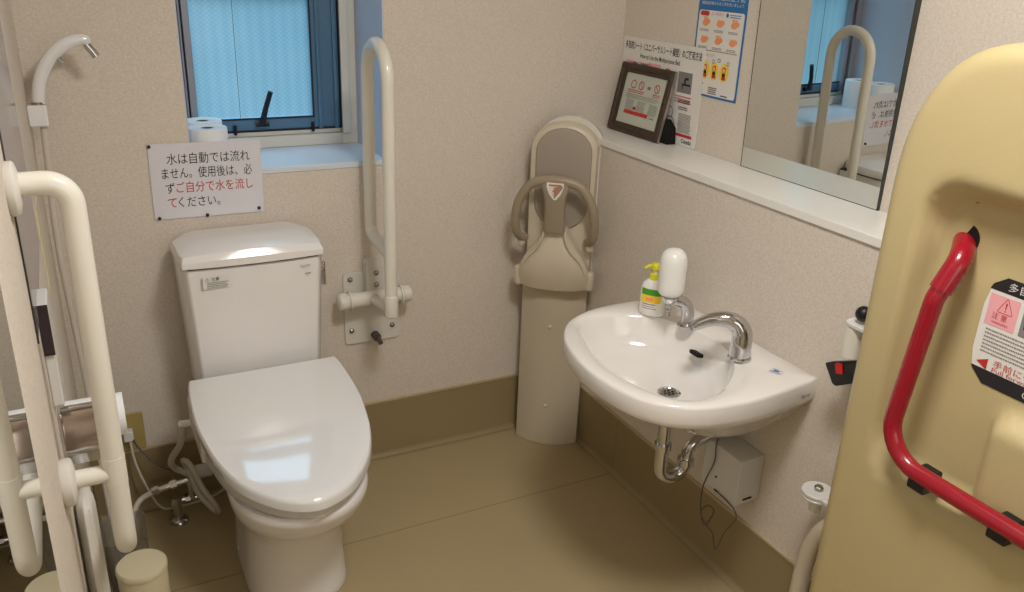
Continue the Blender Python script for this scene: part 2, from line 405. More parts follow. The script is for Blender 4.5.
# bowl
def egg(hw, yb, yf, n=40, p=2.2):
    yc = yf + hw * 1.15; o = []
    for k in range(n):
        a = 2 * PI * k / n; c, s = math.cos(a), math.sin(a)
        x = CX + hw * math.copysign(abs(c) ** (2 / p), c)
        y = yc + ((yb - yc) if s > 0 else (yc - yf)) * math.copysign(abs(s) ** (2 / p if s < 0 else .5), s)
        o.append((x, y))
    return o
rings = []
for z, hw, yb, yf, p in ((0, .134, 2.32, 1.86, 2.6), (.012, .138, 2.32, 1.855, 2.6), (.03, .135, 2.32, 1.86, 2.5), (.12, .130, 2.32, 1.865, 2.4), (.20, .130, 2.32, 1.850, 2.3), (.25, .138, 2.32, 1.815, 2.2), (.285, .150, 2.32, 1.775, 2.1), (.315, .162, 2.32, 1.735, 2.1), (.345, .169, 2.32, 1.710, 2.1), (.370, .173, 2.32, 1.697, 2.1), (.388, .174, 2.32, 1.692, 2.1), (.398, .171, 2.32, 1.698, 2.1)):
    rings.append([(x, y, z) for x, y in egg(hw, yb, yf, 48, p)])
G().loft(rings).build('bowl', M['ceramic'], t, angle=60)
G().ball((CX - .125, 2.12, .045), .012).build('bolt_cap', M['plast2'], t)
# tank
def tank_out(hw, yf, yb, ch=.03):
    return [(CX - hw, yb), (CX - hw, yf + ch), (CX - hw + ch * .5, yf + .006), (CX - hw * .5, yf), (CX, yf - .003), (CX + hw * .5, yf), (CX + hw - ch * .5, yf + .006), (CX + hw, yf + ch), (CX + hw, yb)]
g = G(); g.loft([ring_xy(tank_out(.168, 2.285, 2.48), .395), ring_xy(tank_out(.174, 2.275, 2.48), .45), ring_xy(tank_out(.190, 2.260, 2.48), .83), ring_xy(tank_out(.190, 2.260, 2.48), .846)])
g.build('tank', M['ceramic'], t, bevel=.006, angle=35)
def lid_t(hw, yf, yb):
    return [(CX - hw * .80, yb), (CX - hw, yb - .055), (CX - hw * .985, yf + .045), (CX - hw * .955, yf + .008), (CX - hw * .5, yf), (CX, yf - .003), (CX + hw * .5, yf), (CX + hw * .955, yf + .008), (CX + hw * .985, yf + .045), (CX + hw, yb - .055), (CX + hw * .80, yb)]
def dz(pts, z, b=.012): return [(x, y, z + b * (1 - ((x - CX) / .2) ** 2)) for x, y in pts]
g = G(); g.loft([ring_xy(lid_t(.194, 2.255, 2.480), .850), ring_xy(lid_t(.197, 2.248, 2.482), .853), dz(lid_t(.197, 2.248, 2.482), .868, .006), dz(lid_t(.192, 2.260, 2.478), .880, .014), dz(lid_t(.160, 2.30, 2.466), .885, .018)])
g.build('tank_lid', M['ceramic'], t, bevel=.003, angle=30)
G().loft([ring_xy(tank_out(.1885, 2.2625, 2.478), .8455), ring_xy(tank_out(.1885, 2.2625, 2.478), .8505)]).build('lid_gap', M['gap'], t)
g = G(); g.cyl((CX + .184, 2.33, .79), (CX + .203, 2.33, .79), .016); lv = g.build('flush_lever', M['chrome'], t)
g = G(); g.loft([[(CX + .203 + dx, 2.33 + dy, zz) for dx, dy in rrect(.012, .020, .005, 3)] for zz in (.735, .745, .80, .806)]); g.build('lever_paddle', M['chrome'], lv, bevel=.002)
fl = Flat((CX - .190 + .048, 2.2575, .828), (1, 0, 0), (0, -.048, 1))
st = G(); fl.poly(st, [(a + .036, b - .022 + .003) for a, b in rrect(.074, .036, .006)], .0012); cs = st.build('caution_sticker', M['sheet2'], t, smooth=False)
text('⚠ 注意', .011, fl.p(.006, -.014), fl.ux, fl.uy, 'caution_heading', M['ink'], cs, off=.0018)
st = G(); fl.lines(st, .012, .068, -.018, 4, .0048, .0024, .0018); fl.rect(st, .000, .0012, -.036, -.003, .0018); st.build('caution_text', M['greyink'], cs, smooth=False)
text('TOTO', .010, fl.p(.262, -.006), fl.ux, fl.uy, 'maker_mark', M['greyink'], t, off=.0035, bold=.0002)
st = G(); fl.rect(st, .275, .291, -.027, -.0235, .0035); st.build('model_mark', M['greyink'], t, smooth=False)

# ------------------------------------------------------------------ paper notice on the back wall
A, B_ = V((.182, YB, 1.143)), V((.4785, YB, 1.131))
ux = V((.999, 0, -.026)); uy = V((.026, 0, .999))
# corners lie at TL (.182,1.143) BL (.173,.930)
fl = Flat((.173, YB - .003, .930), (1, 0, -.010), (.010, 0, 1))
n_ = thing('wall_notice', 'laminated white notice with black and red lettering pinned above the tank', 'notice', (.173, YB - .003, .930))
st = G(); fl.slab(st, 0, .300, 0, .212, .001); sh = st.build('sheet', M['sheet'], n_, smooth=False)
for i, (s_, x_, w_, m_) in enumerate((('水は自動では流れ', .046, .222, 'ink'), ('ません。使用後は、必', .030, .242, 'ink'), ('ず', .036, .024, 'ink'), ('ください。', .066, .112, 'ink'))):
    text(s_, .034, fl.p(x_, (.156, .116, .074, .033)[i]), fl.ux, fl.uy, 'lettering', M[m_], n_, off=.0016, width=w_)
text('ご自分で水を流し', .034, fl.p(.064, .075), fl.ux, fl.uy, 'red_lettering', M['redink'], n_, off=.0016, width=.208)
text('て', .034, fl.p(.038, .033), fl.ux, fl.uy, 'red_lettering', M['redink'], n_, off=.0016, width=.024)
for a, b in ((.004, .206), (.012, .004), (.140, .003), (.285, .012)):
    q = fl.p(a, b); G().ball((q.x, q.y - .004, q.z), .0050, 12).build('push_pin', M['pin'], n_)

# ------------------------------------------------------------------ toilet paper rolls
def roll(loc, label):
    r = thing('toilet_paper_roll', label, 'toilet roll', loc, 'toilet paper rolls on the window sill')
    x, y, z = loc
    G().lathe((x, y, z), [(.0535, 0), (.055, .003), (.055, .111), (.0535, .114), (.021, .114), (.019, .1125), (.019, .001), (.021, 0)], 36, cap0=False, cap1=False).build('paper', M['tissue'], r)
    G().lathe((x, y, z + .001), [(.0188, 0), (.0188, .110), (.0165, .110), (.0165, .004), (.0001, .004)], 24, cap0=False, cap1=False).build('core', M['cardboard'], r)
roll((.343, 2.552, WZ0), 'white toilet paper roll nearest the front edge of the window sill')
roll((.347, 2.665, WZ0), 'white toilet paper roll standing behind the other one against the window')

# ------------------------------------------------------------------ fold-up rail by the toilet
r = thing('folding_grab_bar', 'cream swing-up grab bar folded upright on the back wall right of the toilet', 'grab bar', (.79, YB, .45))
pl = G()
def rplate(z0, z1, x0, x1, y0, y1, rad=.012):
    return [[(((x0 + x1) / 2) + a, yy, ((z0 + z1) / 2) + b) for a, b in rrect(x1 - x0, z1 - z0, rad, 4)] for yy in (y0, y1)]
pl.loft(rplate(.452, .700, .700, .885, YB - .008, YB)); pl.build('wall_plate', M['cream2'], r, bevel=.002)
pl = G(); pl.loft(rplate(.600, .745, .765, .812, YB - .045, YB - .008, .010)); pl.build('hinge_block', M['cream2'], r, bevel=.003)
G().tube([(.688, 2.425, .628), (.885, 2.425, .628)], .024, 28).build('pivot_tube', M['cream'], r)
for x0, x1 in ((.672, .690), (.880, .898)):
    G().tube([(x0, 2.425, .628), (x1, 2.425, .628)], .028, 28, round_=.35).build('end_cap', M['cream'], r)
for x0 in (.700, .868):
    G().tube([(x0, 2.425, .628), (x0 + .006, 2.425, .628)], .031, 28).build('collar', M['cream'], r)
x1, x2, ry = .777, .779, 2.245
pts = [(x1, ry, .64), (x1, ry, .9), (x1, ry, 1.32)] + [(x1 + (x2 - x1) * k / 14, 2.3375 - .0925 * math.cos(PI * k / 14), 1.322 + .0925 * math.sin(PI * k / 14)) for k in range(0, 15)] + [(x2, 2.43, 1.2)] + fillet([(x2, 2.43, .95), (x2, 2.43, .845), (x1, ry, .825)], .028)[1:]
G().tube(pts, .0185, 20).build('rail', M['cream'], r)
G().tube([(x1, ry, .640), (x1, ry, .70)], .0205, 20, round_=.5).build('rail_foot', M['cream'], r)
G().tube([(x1, 2.425, .628), (x1, ry, .655)], .016, 16).build('rail_arm', M['cream'], r)
for x, z in ((.722, .678), (.797, .705), (.797, .665), (.722, .500), (.860, .500)):
    d = .045 if abs(x - .797) < .01 else .008
    G().lathe((x, YB - d, z), [(.0085, 0), (.0085, .003), (.006, .006), (.002, .008)], 14, (0, -1, 0)).build('bolt', M['steel'], r)
g = G(); g.tube([(.800, YB - .008, .474), (.800, YB - .032, .474)], .014, 18); g.tube([(.803, YB - .030, .472), (.806, YB - .050, .458)], .008, 12)
g.build('stop_knob', M['wire'], r)

# ------------------------------------------------------------------ corner baby seat
bM = V((1.401, 2.37, 0)) + V((.788, -.616, 0)) * .012; bt = V((.788, -.616, 0)); bn = V((-.616, -.788, 0))
def bq(s, d, z): return bM + bt * s + bn * d + V((0, 0, z))
b = thing('baby_seat', 'ivory fold-down baby seat on a tall plate standing in the far corner', 'baby seat', tuple(bM))
def bow(s, w, k): return k * (1 - (s / w) ** 2)
def plate(z0, z1, w, d0, d1, kbow, ns=14, topr=0.0):
    out = []
    for i in range(ns + 1):
        s = -w + 2 * w * i / ns; out.append((s, d1 + bow(s, w, kbow)))
    out += [(w, d0), (-w, d0)]
    return out
g = G(); o = plate(0, 0, .112, -.040, .012, .040)
g.loft([[bq(s, d, z) for s, d in o] for z in (.0, .004, .60, .63)]); g.build('lower_plate', M['ivory2'], b, bevel=.004, angle=35)
for z in (.468, .160):
    G().lathe(tuple(bq(-.004, .050, z)), [(.009, 0), (.008, .003), (.003, .006)], 14, tuple(bn)).build('screw_cap', M['ivory'], b)
def arch(w, zb, zs, zt, d, n=16):
    pts = [(-w, zb)] + [(-w, zb + (zs - zb) * k / 6) for k in range(1, 6)]
    pts += [(-w * math.cos(a), zs + (zt - zs) * math.sin(a)) for a in [PI * k / n for k in range(n + 1)]]
    pts += [(w, zs - (zs - zb) * k / 6) for k in range(1, 7)]
    return pts
def fan(g, pts, fn0, rings):
    g.loft([[fn(s, z) for s, z in pts] for fn in rings])
ap = [(s_ + .008, z_) for s_, z_ in arch(.108, .62, 1.085, 1.168, 0)]
g = G(); fan(g, ap, None, [lambda s, z: bq(s, -.045, z), lambda s, z: bq(s, .030, z), lambda s, z: bq(s * .97, .040, .62 + (z - .62) * .985), lambda s, z: bq(s * .90, .042, .62 + (z - .62) * .965)])
g.build('back_shell', M['ivory'], b, angle=50)
ap2 = [(-.100 * math.cos(a), 0) for a in [0]]
def padring(k):
    pts = [(.009 + .090 * k * math.cos(a), 1.075 + .078 * k * math.sin(a)) for a in [PI * i / 16 for i in range(17)]]
    pts += [(.009 - .090 * k * math.cos(a), .915 - .095 * k * math.sin(a)) for a in [PI * i / 16 for i in range(17)]]
    return pts
g = G(); g.loft([[bq(s, d, z) for s, z in padring(k)] for k, d in ((1.0, .040), (1.0, .046), (.97, .050), (.85, .052), (.4, .053))]); g.build('back_pad', M['pad'], b)
# grey rim line of upper recess behind the pad
g = G(); g.loft([[bq(s + .020, d, z) for s, z in arch(w_, .66, 1.09, zt_, 0)] for w_, zt_, d in ((.108, 1.182, -.048), (.108, 1.182, -.016))]); g.build('wall_bracket', M['cream2'], b)
# folded seat shell (bell shape)
def bell(z):
    tt = (z - .625) / (.835 - .625)
    prof_ = [(0, .116), (.12, .118), (.25, .117), (.40, .110), (.55, .094), (.70, .070), (.85, .047), (1.0, .037)]
    for (a, u0), (c, u1) in zip(prof_, prof_[1:]):
        if tt <= c: k = (tt - a) / (c - a); return u0 + (u1 - u0) * k
    return .036
rings = []
for i in range(15):
    z = .625 + .21 * i / 14; w_ = bell(z); dp = .095 + .020 * math.sin(PI * min(1, i / 13)); k = 12
    out = [(-w_ + 2 * w_ * j / k, dp - .030 * abs(-1 + 2 * j / k) ** 4) for j in range(k + 1)] + [(w_, .045), (-w_, .045)]
    rings.append([bq(s, d, z - (.012 if False else 0) - .006 * (1 - (s / .12) ** 2) * (1 - i / 14)) for s, d in out])
G().loft(rings).build('seat_shell', M['ivory'], b, bevel=.004, angle=35)
# raised ridges down the bell
for sg in (-1, 1):
    G().tube(curve([bq(sg * .034, .108, .832), bq(sg * .040, .114, .80), bq(sg * .060, .112, .762), bq(sg * .088, .102, .728), bq(sg * .106, .092, .685)], 5), .0030, 8).build('shell_ridge', M['ivory'], b)
# guard bar
gb = [bq(-.105, .060, .785), bq(-.122, .095, .81), bq(-.128, .115, .86), bq(-.116, .125, .93), bq(-.080, .130, .985), bq(-.03, .132, 1.003), bq(.03, .132, 1.003), bq(.080, .130, .985), bq(.116, .125, .93), bq(.128, .115, .86), bq(.122, .095, .81), bq(.105, .060, .785)]
G().tube(curve(gb, 6), .0150, 14, round_=.5).build('guard_bar', M['taupe'], b)
g = G(); rr = []
for z, w_, d in ((.828, .034, .118), (.90, .031, .130), (.95, .034, .138), (.985, .044, .141), (1.004, .046, .138), (1.012, .040, .130)):
    rr.append([bq(s, d + dd, z) for s, dd in [(-w_, -.02), (-w_, 0), (-w_ * .7, .006), (w_ * .7, .006), (w_, 0), (w_, -.02)]])
g.loft(rr); post = g.build('crotch_post', M['taupe'], b, bevel=.003)
g = G(); g.quad([bq(-.027, .1465, 1.000), bq(-.027, .1485, .985), bq(-.018, .147, .962), bq(-.004, .1435, .944), bq(.004, .1435, .944), bq(.018, .147, .962), bq(.027, .1485, .985), bq(.027, .1465, 1.000)])
lb = g.build('warning_label', M['sheet2'], post, smooth=False)
fl = Flat(tuple(bq(-.027, .1497, .94)), tuple(bt), (0, 0, 1))
st = G(); fl.poly(st, [(.027 + a, .053 + c) for a, c in rrect(.040, .005, .002, 3)], .0010); fl.disc(st, .0225, .034, .0026, .0012, 12, .0042); fl.disc(st, .0315, .033, .0026, .0012, 12, .0050); fl.disc(st, .0235, .0415, .0019, .0012); fl.disc(st, .0310, .0415, .0019, .0012)
fl.rect(st, .020, .034, .022, .0235, .0012); st.build('label_print', M['orangered'], post, smooth=False)
for sg in (-1, 1):
    G().tube([bq(sg * .120, .060, .630), bq(sg * .120, .060, .676)], .0155, 14, round_=.8).build('hinge_knuckle', M['ivory'], b)
    G().tube([bq(sg * .114, .068, .768), bq(sg * .114, .068, .800)], .0135, 14, round_=.8).build('bar_pivot', M['ivory'], b)

# ------------------------------------------------------------------ mirror above the ledge
m_ = G().loft([[(XU, y, z), (XU - d, y, z), (XU - d2, y, 2.02), (XU, y, 2.02)] for y, z, d, d2 in ((1.350, LZ, .0085, .0240), (1.838, LZ, .006, .0215))])
mo = m_.build('wall_mirror', M['mirroredge'], smooth=False); tag(mo, 'large frameless mirror standing on the white ledge above the washbasin', 'mirror')
G().quad([(XU - .0087, 1.353, LZ + .002), (XU - .0062, 1.835, LZ + .002), (XU - .0217, 1.835, 2.017), (XU - .0242, 1.353, 2.017)]).build('reflecting_face', M['mirror'], mo, smooth=False)

# ------------------------------------------------------------------ posters and frame on the ledge
# plane of the right wall seen from the room: +a runs towards the camera (-y)
def wallflat(x, y, z): return Flat((x, y, z), (0, -1, 0), (0, 0, 1))
fl = wallflat(XU - .001, 2.107, 1.285)
p = thing('hand_washing_poster', 'blue and white hand washing poster on the wall left of the mirror', 'poster', (XU, 2.107, 1.285))
def part(fl, draw, name, m, parent):
    st = G(); draw(st); return st.build(name, M[m], parent, smooth=False)
st = G(); fl.slab(st, 0, .210, 0, .297, .0008); st.build('sheet', M['blueink'], p, smooth=False)
part(fl, lambda s: fl.poly(s, [(.105 + a, .124 + c) for a, c in rrect(.196, .236, .008)], .0012), 'white_panel', 'sheet2', p)
text('手洗いで感染症予防', .020, fl.p(.012, .272), fl.ux, fl.uy, 'heading', M['sheet2'], p, off=.0012, width=.186)
text('感染症対策のために手を洗いましょう', .010, fl.p(.014, .258), fl.ux, fl.uy, 'heading', M['sheet2'], p, off=.0012, width=.180)
text('正しい手の洗い方', .010, fl.p(.062, .230), fl.ux, fl.uy, 'red_lettering', M['redink'], p, off=.0016, width=.055)
part(fl, lambda s: fl.poly(s, [(.033 + a, .233 + c) for a, c in rrect(.040, .013, .006)], .0016), 'red_tab', 'redink', p)
part(fl, lambda s: (fl.disc(s, .132, .233, .006, .0016), fl.lines(s, .142, .190, .236, 2, .006, .003, .0016)), 'blue_print', 'blueink', p)
def hands(s):
    for r_ in range(2):
        for c_ in range(3):
            a, c = .040 + c_ * .063, .207 - r_ * .048
            fl.disc(s, a, c, .014, .0016, 14, .009); fl.disc(s, a + .010, c + .004, .011, .0017, 14, .007)
            for k in range(4): fl.bar(s, a - .004 + k * .005, c + .004, a - .010 + k * .006, c + (.017 if (r_ + c_) % 2 == 0 else .011), .004, .0018)
part(fl, hands, 'hand_drawings', 'orange', p)
part(fl, lambda s: [fl.lines(s, .018 + c_ * .063, .060 + c_ * .063, .190 - r_ * .048, 2, .004, .0022, .0016) for r_ in range(2) for c_ in range(3)], 'caption_lines', 'greyink', p)
part(fl, lambda s: fl.lines(s, .020, .190, .133, 1, .005, .003, .0016, 0), 'fine_print', 'greyink', p)
text('手洗いの5つのタイミング', .010, fl.p(.016, .115), fl.ux, fl.uy, 'red_lettering', M['redink'], p, off=.0016, width=.080)
part(fl, lambda s: [fl.disc(s, a, .076, .019, .0016, 20, .026) for a in (.062, .103, .146)], 'yellow_shapes', 'yellow', p)
part(fl, lambda s: [(fl.disc(s, a, .084, .0085, .0018), fl.rect(s, a - .008, a + .008, .056, .066, .0018)) for a in (.062, .103, .146)], 'red_figures', 'redink', p)
part(fl, lambda s: [fl.disc(s, a, .083, .0058, .0021) for a in (.062, .103, .146)], 'figure_faces', 'skin', p)
part(fl, lambda s: [fl.rect(s, a - .007, a + .007, .066, .075, .0020) for a in (.062, .103, .146)] + [fl.ring(s, a, .108 - .005 * (i % 2), .006, .0016, .0019) for i, a in enumerate((.045, .095, .120, .160))], 'figure_clothes', 'ink', p)
part(fl, lambda s: (fl.disc(s, .040, .036, .006, .0016, 12, .004), fl.disc(s, .052, .037, .007, .0016, 12, .004), fl.lines(s, .085, .125, .030, 4, .0055, .003, .0016), fl.lines(s, .020, .060, .020, 2, .005, .0025, .0016), fl.rect(s, .142, .172, .010, .013, .0016)), 'footer_print', 'ink', p)

fl = wallflat(XU - .001, 2.475, LZ + .001)
p = thing('instruction_sign', 'large white instruction sheet standing on the ledge behind the picture frame', 'sign', (XU, 2.475, LZ))
st = G(); W_, H_ = .424, .300
st.loft([[fl.p(W_ / 2 + a, H_ / 2 + c, h) for a, c in rrect(W_, H_, .010)] for h in (0, .0025)]); st.build('sheet', M['sheet2'], p, smooth=False)
O2 = .003
text('多目的シート〈ユニバーサルシート横型〉のご使用方法', .027, fl.p(.012, .264), fl.ux, fl.uy, 'title', M['ink'], p, off=O2, width=.400, bold=.0004)
text('How to Use the Multipurpose Bed', .021, fl.p(.100, .238), fl.ux, fl.uy, 'title', M['ink'], p, off=O2, width=.210, bold=.0002)
part(fl, lambda s: [fl.rect(s, a, a + .060, .160, .225, O2) for a in (.020, .095)], 'pink_boxes', 'pink', p)
part(fl, lambda s: [fl.rect(s, .150, .215, .180, .228, O2)], 'pink_box', 'pink', p)
part(fl, lambda s: (fl.ring(s, .254, .203, .020, .004, O2 + .0004), fl.bar(s, .241, .214, .267, .192, .003, O2 + .0004), fl.lines(s, .300, .385, .150, 3, .008, .003, O2 + .0004), fl.rect(s, .215, .405, .028, .037, O2 + .0004), fl.disc(s, .278, .135, .004, O2 + .0004)), 'red_print', 'redink', p)
part(fl, lambda s: (fl.rect(s, .310, .378, .160, .222, O2), fl.rect(s, .062, .090, .190, .222, O2 + .0004), fl.rect(s, .108, .145, .195, .222, O2 + .0004), fl.lines(s, .330, .395, .098, 14, .0042, .0025, O2, .1), fl.rect(s, .045, .058, .10, .13, O2)), 'grey_pictures', 'greyink', p)
part(fl, lambda s: (fl.rect(s, .330, .372, .182, .188, O2 + .0005), fl.bar(s, .345, .188, .345, .202, .008, O2 + .0005), fl.bar(s, .345, .203, .362, .203, .007, O2 + .0005), fl.bar(s, .334, .182, .334, .170, .005, O2 + .0005),
    fl.disc(s, .250, .205, .006, O2 + .0006), fl.bar(s, .250, .200, .250, .190, .006, O2 + .0006), fl.ring(s, .285, .095, .017, .002, O2 + .0005), fl.ring(s, .292, .060, .022, .002, O2 + .0005), fl.bar(s, .275, .110, .262, .050, .002, O2 + .0005), fl.bar(s, .262, .050, .275, .035, .002, O2 + .0005), fl.lines(s, .320, .385, .138, 2, .006, .003, O2 + .0005), fl.lines(s, .325, .375, .118, 2, .006, .003, O2 + .0005)), 'black_drawings', 'ink', p)
text('Combi', .018, fl.p(.355, .010), fl.ux, fl.uy, 'maker_mark', M['ink'], p, off=O2, bold=.0004)

# leaning picture frame
o_ = V((1.640, 2.446, LZ + .001)); uy_ = V((.205, -.0, 1)).normalized()
fl = Flat(tuple(o_), (.02, -1, 0), tuple(uy_))
p = thing('picture_frame', 'small dark wooden picture frame with a printed notice leaning on the ledge', 'picture frame', tuple(o_))
W_, H_ = .276, .222; bw = .030
g = G()
ro = [(0, 0), (W_, 0), (W_, H_), (0, H_)]
def fr(i, h): return [fl.p(a + (i if a == 0 else -i), c + (i if c == 0 else -i), h) for a, c in ro]
g.loft([fr(0, .0), fr(0, .012), fr(.004, .017), fr(bw * .55, .017), fr(bw * .62, .013), fr(bw, .009), fr(bw, .004)], False, False)
g.build('frame_moulding', M['wood'], p, bevel=.001, smooth=False)
g = G(); g.loft([fr(-.0008, .0015), fr(-.0008, .0105)], False, False); g.build('silver_edge', M['gold'], p, smooth=False)
st = G(); fl.slab(st, .004, W_ - .004, .004, H_ - .004, -.004 + .0045); st.build('backing', M['felt'], p, smooth=False)
part(fl, lambda s: fl.rect(s, bw - .002, W_ - bw + .002, bw - .002, H_ - bw + .002, .0055), 'print_sheet', 'photoin', p)
part(fl, lambda s: ([fl.ring(s, a, .158, .014, .003, .0062) for a in (.080, .122, .205)] + [fl.bar(s, a - .009, .167, a + .009, .149, .0025, .0062) for a in (.122, .205)] + [fl.rect(s, .060, .190, .062, .074, .0062), fl.lines(s, .055, .150, .140, 2, .006, .003, .0062), fl.lines(s, .190, .230, .140, 2, .006, .003, .0062), fl.rect(s, .105, .120, .078, .088, .0062)]), 'red_print', 'redink', p)
part(fl, lambda s: ([fl.lines(s, .050, .235, .126, 3, .005, .0022, .0060)] + [fl.lines(s, a, a + .045, .108, 9, .0042, .002, .0060) for a in (.060, .122, .186)] + [fl.rect(s, .155, .172, .150, .160, .0060)]), 'grey_print', 'greyink', p)
text('Combi', .009, fl.p(.200, .062), fl.ux, fl.uy, 'maker_mark', M['ink'], p, off=.0065)
g = G(); ea = fl.p(W_ - .030, .130, -.001); eb = fl.p(W_ - .010, 0, 0)
# easel strut of black felt
g.loft([[(1.690, 2.205, LZ + .001), (1.690, 2.145, LZ + .001), (1.655, 2.145, LZ + .001), (1.655, 2.205, LZ + .001)], [(1.690, 2.200, LZ + .05), (1.690, 2.150, LZ + .05), (1.655, 2.150, LZ + .05), (1.655, 2.200, LZ + .05)], [(1.680, 2.20, LZ + .075), (1.680, 2.165, LZ + .075), (1.660, 2.165, LZ + .075), (1.660, 2.20, LZ + .075)]]).build('easel_strut', M['felt'], p, bevel=.002)

# ------------------------------------------------------------------ washbasin
def radial(pts, c, n):
    q = sorted([(math.atan2(y - c[1], x - c[0]) % (2 * PI), math.hypot(x - c[0], y - c[1])) for x, y in pts])
    q = [(q[-2][0] - 2 * PI, q[-2][1]), (q[-1][0] - 2 * PI, q[-1][1])] + q + [(q[0][0] + 2 * PI, q[0][1]), (q[1][0] + 2 * PI, q[1][1])]
    out = []
    for k in range(n):
        a = 2 * PI * k / n
        for i in range(1, len(q) - 2):
            if q[i][0] <= a < q[i + 1][0]:
                t_ = (a - q[i][0]) / (q[i + 1][0] - q[i][0]); p0, p1, p2, p3 = [q[j][1] for j in (i - 1, i, i + 1, i + 2)]
                out.append(.5 * (2 * p1 + (p2 - p0) * t_ + (2 * p0 - 5 * p1 + 4 * p2 - p3) * t_ * t_ + (3 * p1 - p0 - 3 * p2 + p3) * t_ ** 3)); break
    return out
s = thing('washbasin', 'white wall-hung ceramic washbasin on the right wall under the mirror', 'washbasin', (XR, 1.57, .738))
SC = (1.27, 1.57); NS = 128; RZ = .738
outl = curve([(1.500, 1.281, 0), (1.42, 1.270, 0), (1.33, 1.260, 0), (1.245, 1.262, 0), (1.165, 1.277, 0), (1.095, 1.318, 0), (1.048, 1.385, 0), (1.028, 1.47, 0), (1.026, 1.56, 0), (1.040, 1.65, 0), (1.072, 1.738, 0), (1.130, 1.812, 0), (1.215, 1.856, 0), (1.31, 1.870, 0), (1.41, 1.866, 0), (1.500, 1.850, 0)], 6)
outl = [(XR, 1.284)] + [(p.x, p.y) for p in outl] + [(XR, 1.848)]
def hit(poly, c, a):
    d = (math.cos(a), math.sin(a)); best = None
    for i in range(len(poly)):
        x1, y1 = poly[i]; x2, y2 = poly[(i + 1) % len(poly)]; ex, ey = x2 - x1, y2 - y1
        den = d[0] * ey - d[1] * ex
        if abs(den) < 1e-12: continue
        t_ = ((x1 - c[0]) * ey - (y1 - c[1]) * ex) / den; u_ = ((x1 - c[0]) * d[1] - (y1 - c[1]) * d[0]) / den
        if t_ > 0 and -1e-9 <= u_ <= 1 + 1e-9 and (best is None or t_ > best): best = t_
    return best
angs = [2 * PI * k / NS for k in range(NS)]
# place samples exactly on the two wall corners
for cx_, cy_ in ((XR, 1.284), (XR, 1.848)):
    a = math.atan2(cy_ - SC[1], cx_ - SC[0]) % (2 * PI); i = min(range(NS), key=lambda k: abs(angs[k] - a)); angs[i] = a
OR = [hit(outl, SC, a) for a in angs]
bas = [(1.150, 1.795), (1.118, 1.715), (1.085, 1.60), (1.082, 1.51), (1.094, 1.423), (1.135, 1.345), (1.19, 1.318), (1.26, 1.332), (1.33, 1.379), (1.390, 1.440), (1.428, 1.521), (1.432, 1.60), (1.420, 1.680), (1.375, 1.755), (1.297, 1.811), (1.220, 1.825)]
bp_ = [(p.x, p.y) for p in curve([(x, y, 0) for x, y in bas], 5, True)]
BR = [hit(bp_, SC, a) for a in angs]
def rg(R, z, k=1.0, c=SC, zf=None, ins=0.0):
    out = []
    for a, r_ in zip(angs, R):
        rr_ = (r_ - ins) * k; x = c[0] + rr_ * math.cos(a); y = c[1] + rr_ * math.sin(a)
        out.append((x, y, z))
    return out
def und(k, z):   # underside ring, shrinking towards the wall
    out = []
    for a, r_ in zip(angs, OR):
        x = SC[0] + r_ * math.cos(a); y = SC[1] + r_ * math.sin(a)
        x2 = XR - (XR - x) * k; y2 = 1.57 + (y - 1.57) * (k * .75 + .25)
        out.append((x2, y2, z))
    return out
def mixr(R1, R2, t_, z, z2=None): return [(SC[0] + (r1 * (1 - t_) + r2 * t_) * math.cos(a), SC[1] + (r1 * (1 - t_) + r2 * t_) * math.sin(a), z) for a, r1, r2 in zip(angs, OR, BR)]
DR = (1.283, 1.545)
def inner(k, z): return [(DR[0] * (1 - k) + k * (SC[0] + r_ * math.cos(a)), DR[1] * (1 - k) + k * (SC[1] + r_ * math.sin(a)), z) for a, r_ in zip(angs, BR)]
rings = [und(.28, .535), und(.42, .545), und(.56, .570), und(.68, .600), und(.80, .632), und(.89, .655), und(.94, .668), und(.97, .676), und(.99, .684), und(1.0, .694), und(1.0, RZ - .008), [(x if x > XR - .001 else x, y, z) for x, y, z in rg(OR, RZ - .002, 1, ins=.002)], rg(OR, RZ, 1, ins=.006), mixr(OR, BR, .55, RZ - .001), mixr(OR, BR, .85, RZ - .003), inner(1.0, RZ - .007), inner(.985, RZ - .017), inner(.968, RZ - .034), inner(.935, RZ - .060), inner(.87, RZ - .087), inner(.73, RZ - .106), inner(.55, RZ - .114), inner(.32, RZ - .119), inner(.13, RZ - .122)]
rings = [[(min(x, XR), y, z) for x, y, z in r_] for r_ in rings]
G().loft(rings, True, True).build('basin', M['sinkc'], s, angle=55)
dz_ = RZ - .121
G().lathe((DR[0], DR[1], dz_), [(.030, 0), (.030, .003), (.024, .004), (.021, .001)], 28, cap1=False).build('drain_ring', M['chrome'], s)
g = G(); g.lathe((DR[0], DR[1], dz_ + .0005), [(.0215, 0), (.0215, .0012)], 24); dg_ = g.build('drain_strainer', M['steel'], s)
g = G()
for k in range(7):
    a = 2 * PI * k / 6; rr_ = 0 if k == 6 else .0115
    g.lathe((DR[0] + rr_ * math.cos(a), DR[1] + rr_ * math.sin(a), dz_ + .0018), [(.0042, 0), (.0042, .0003)], 12)
g.build('strainer_holes', M['hole'], s, smooth=False)
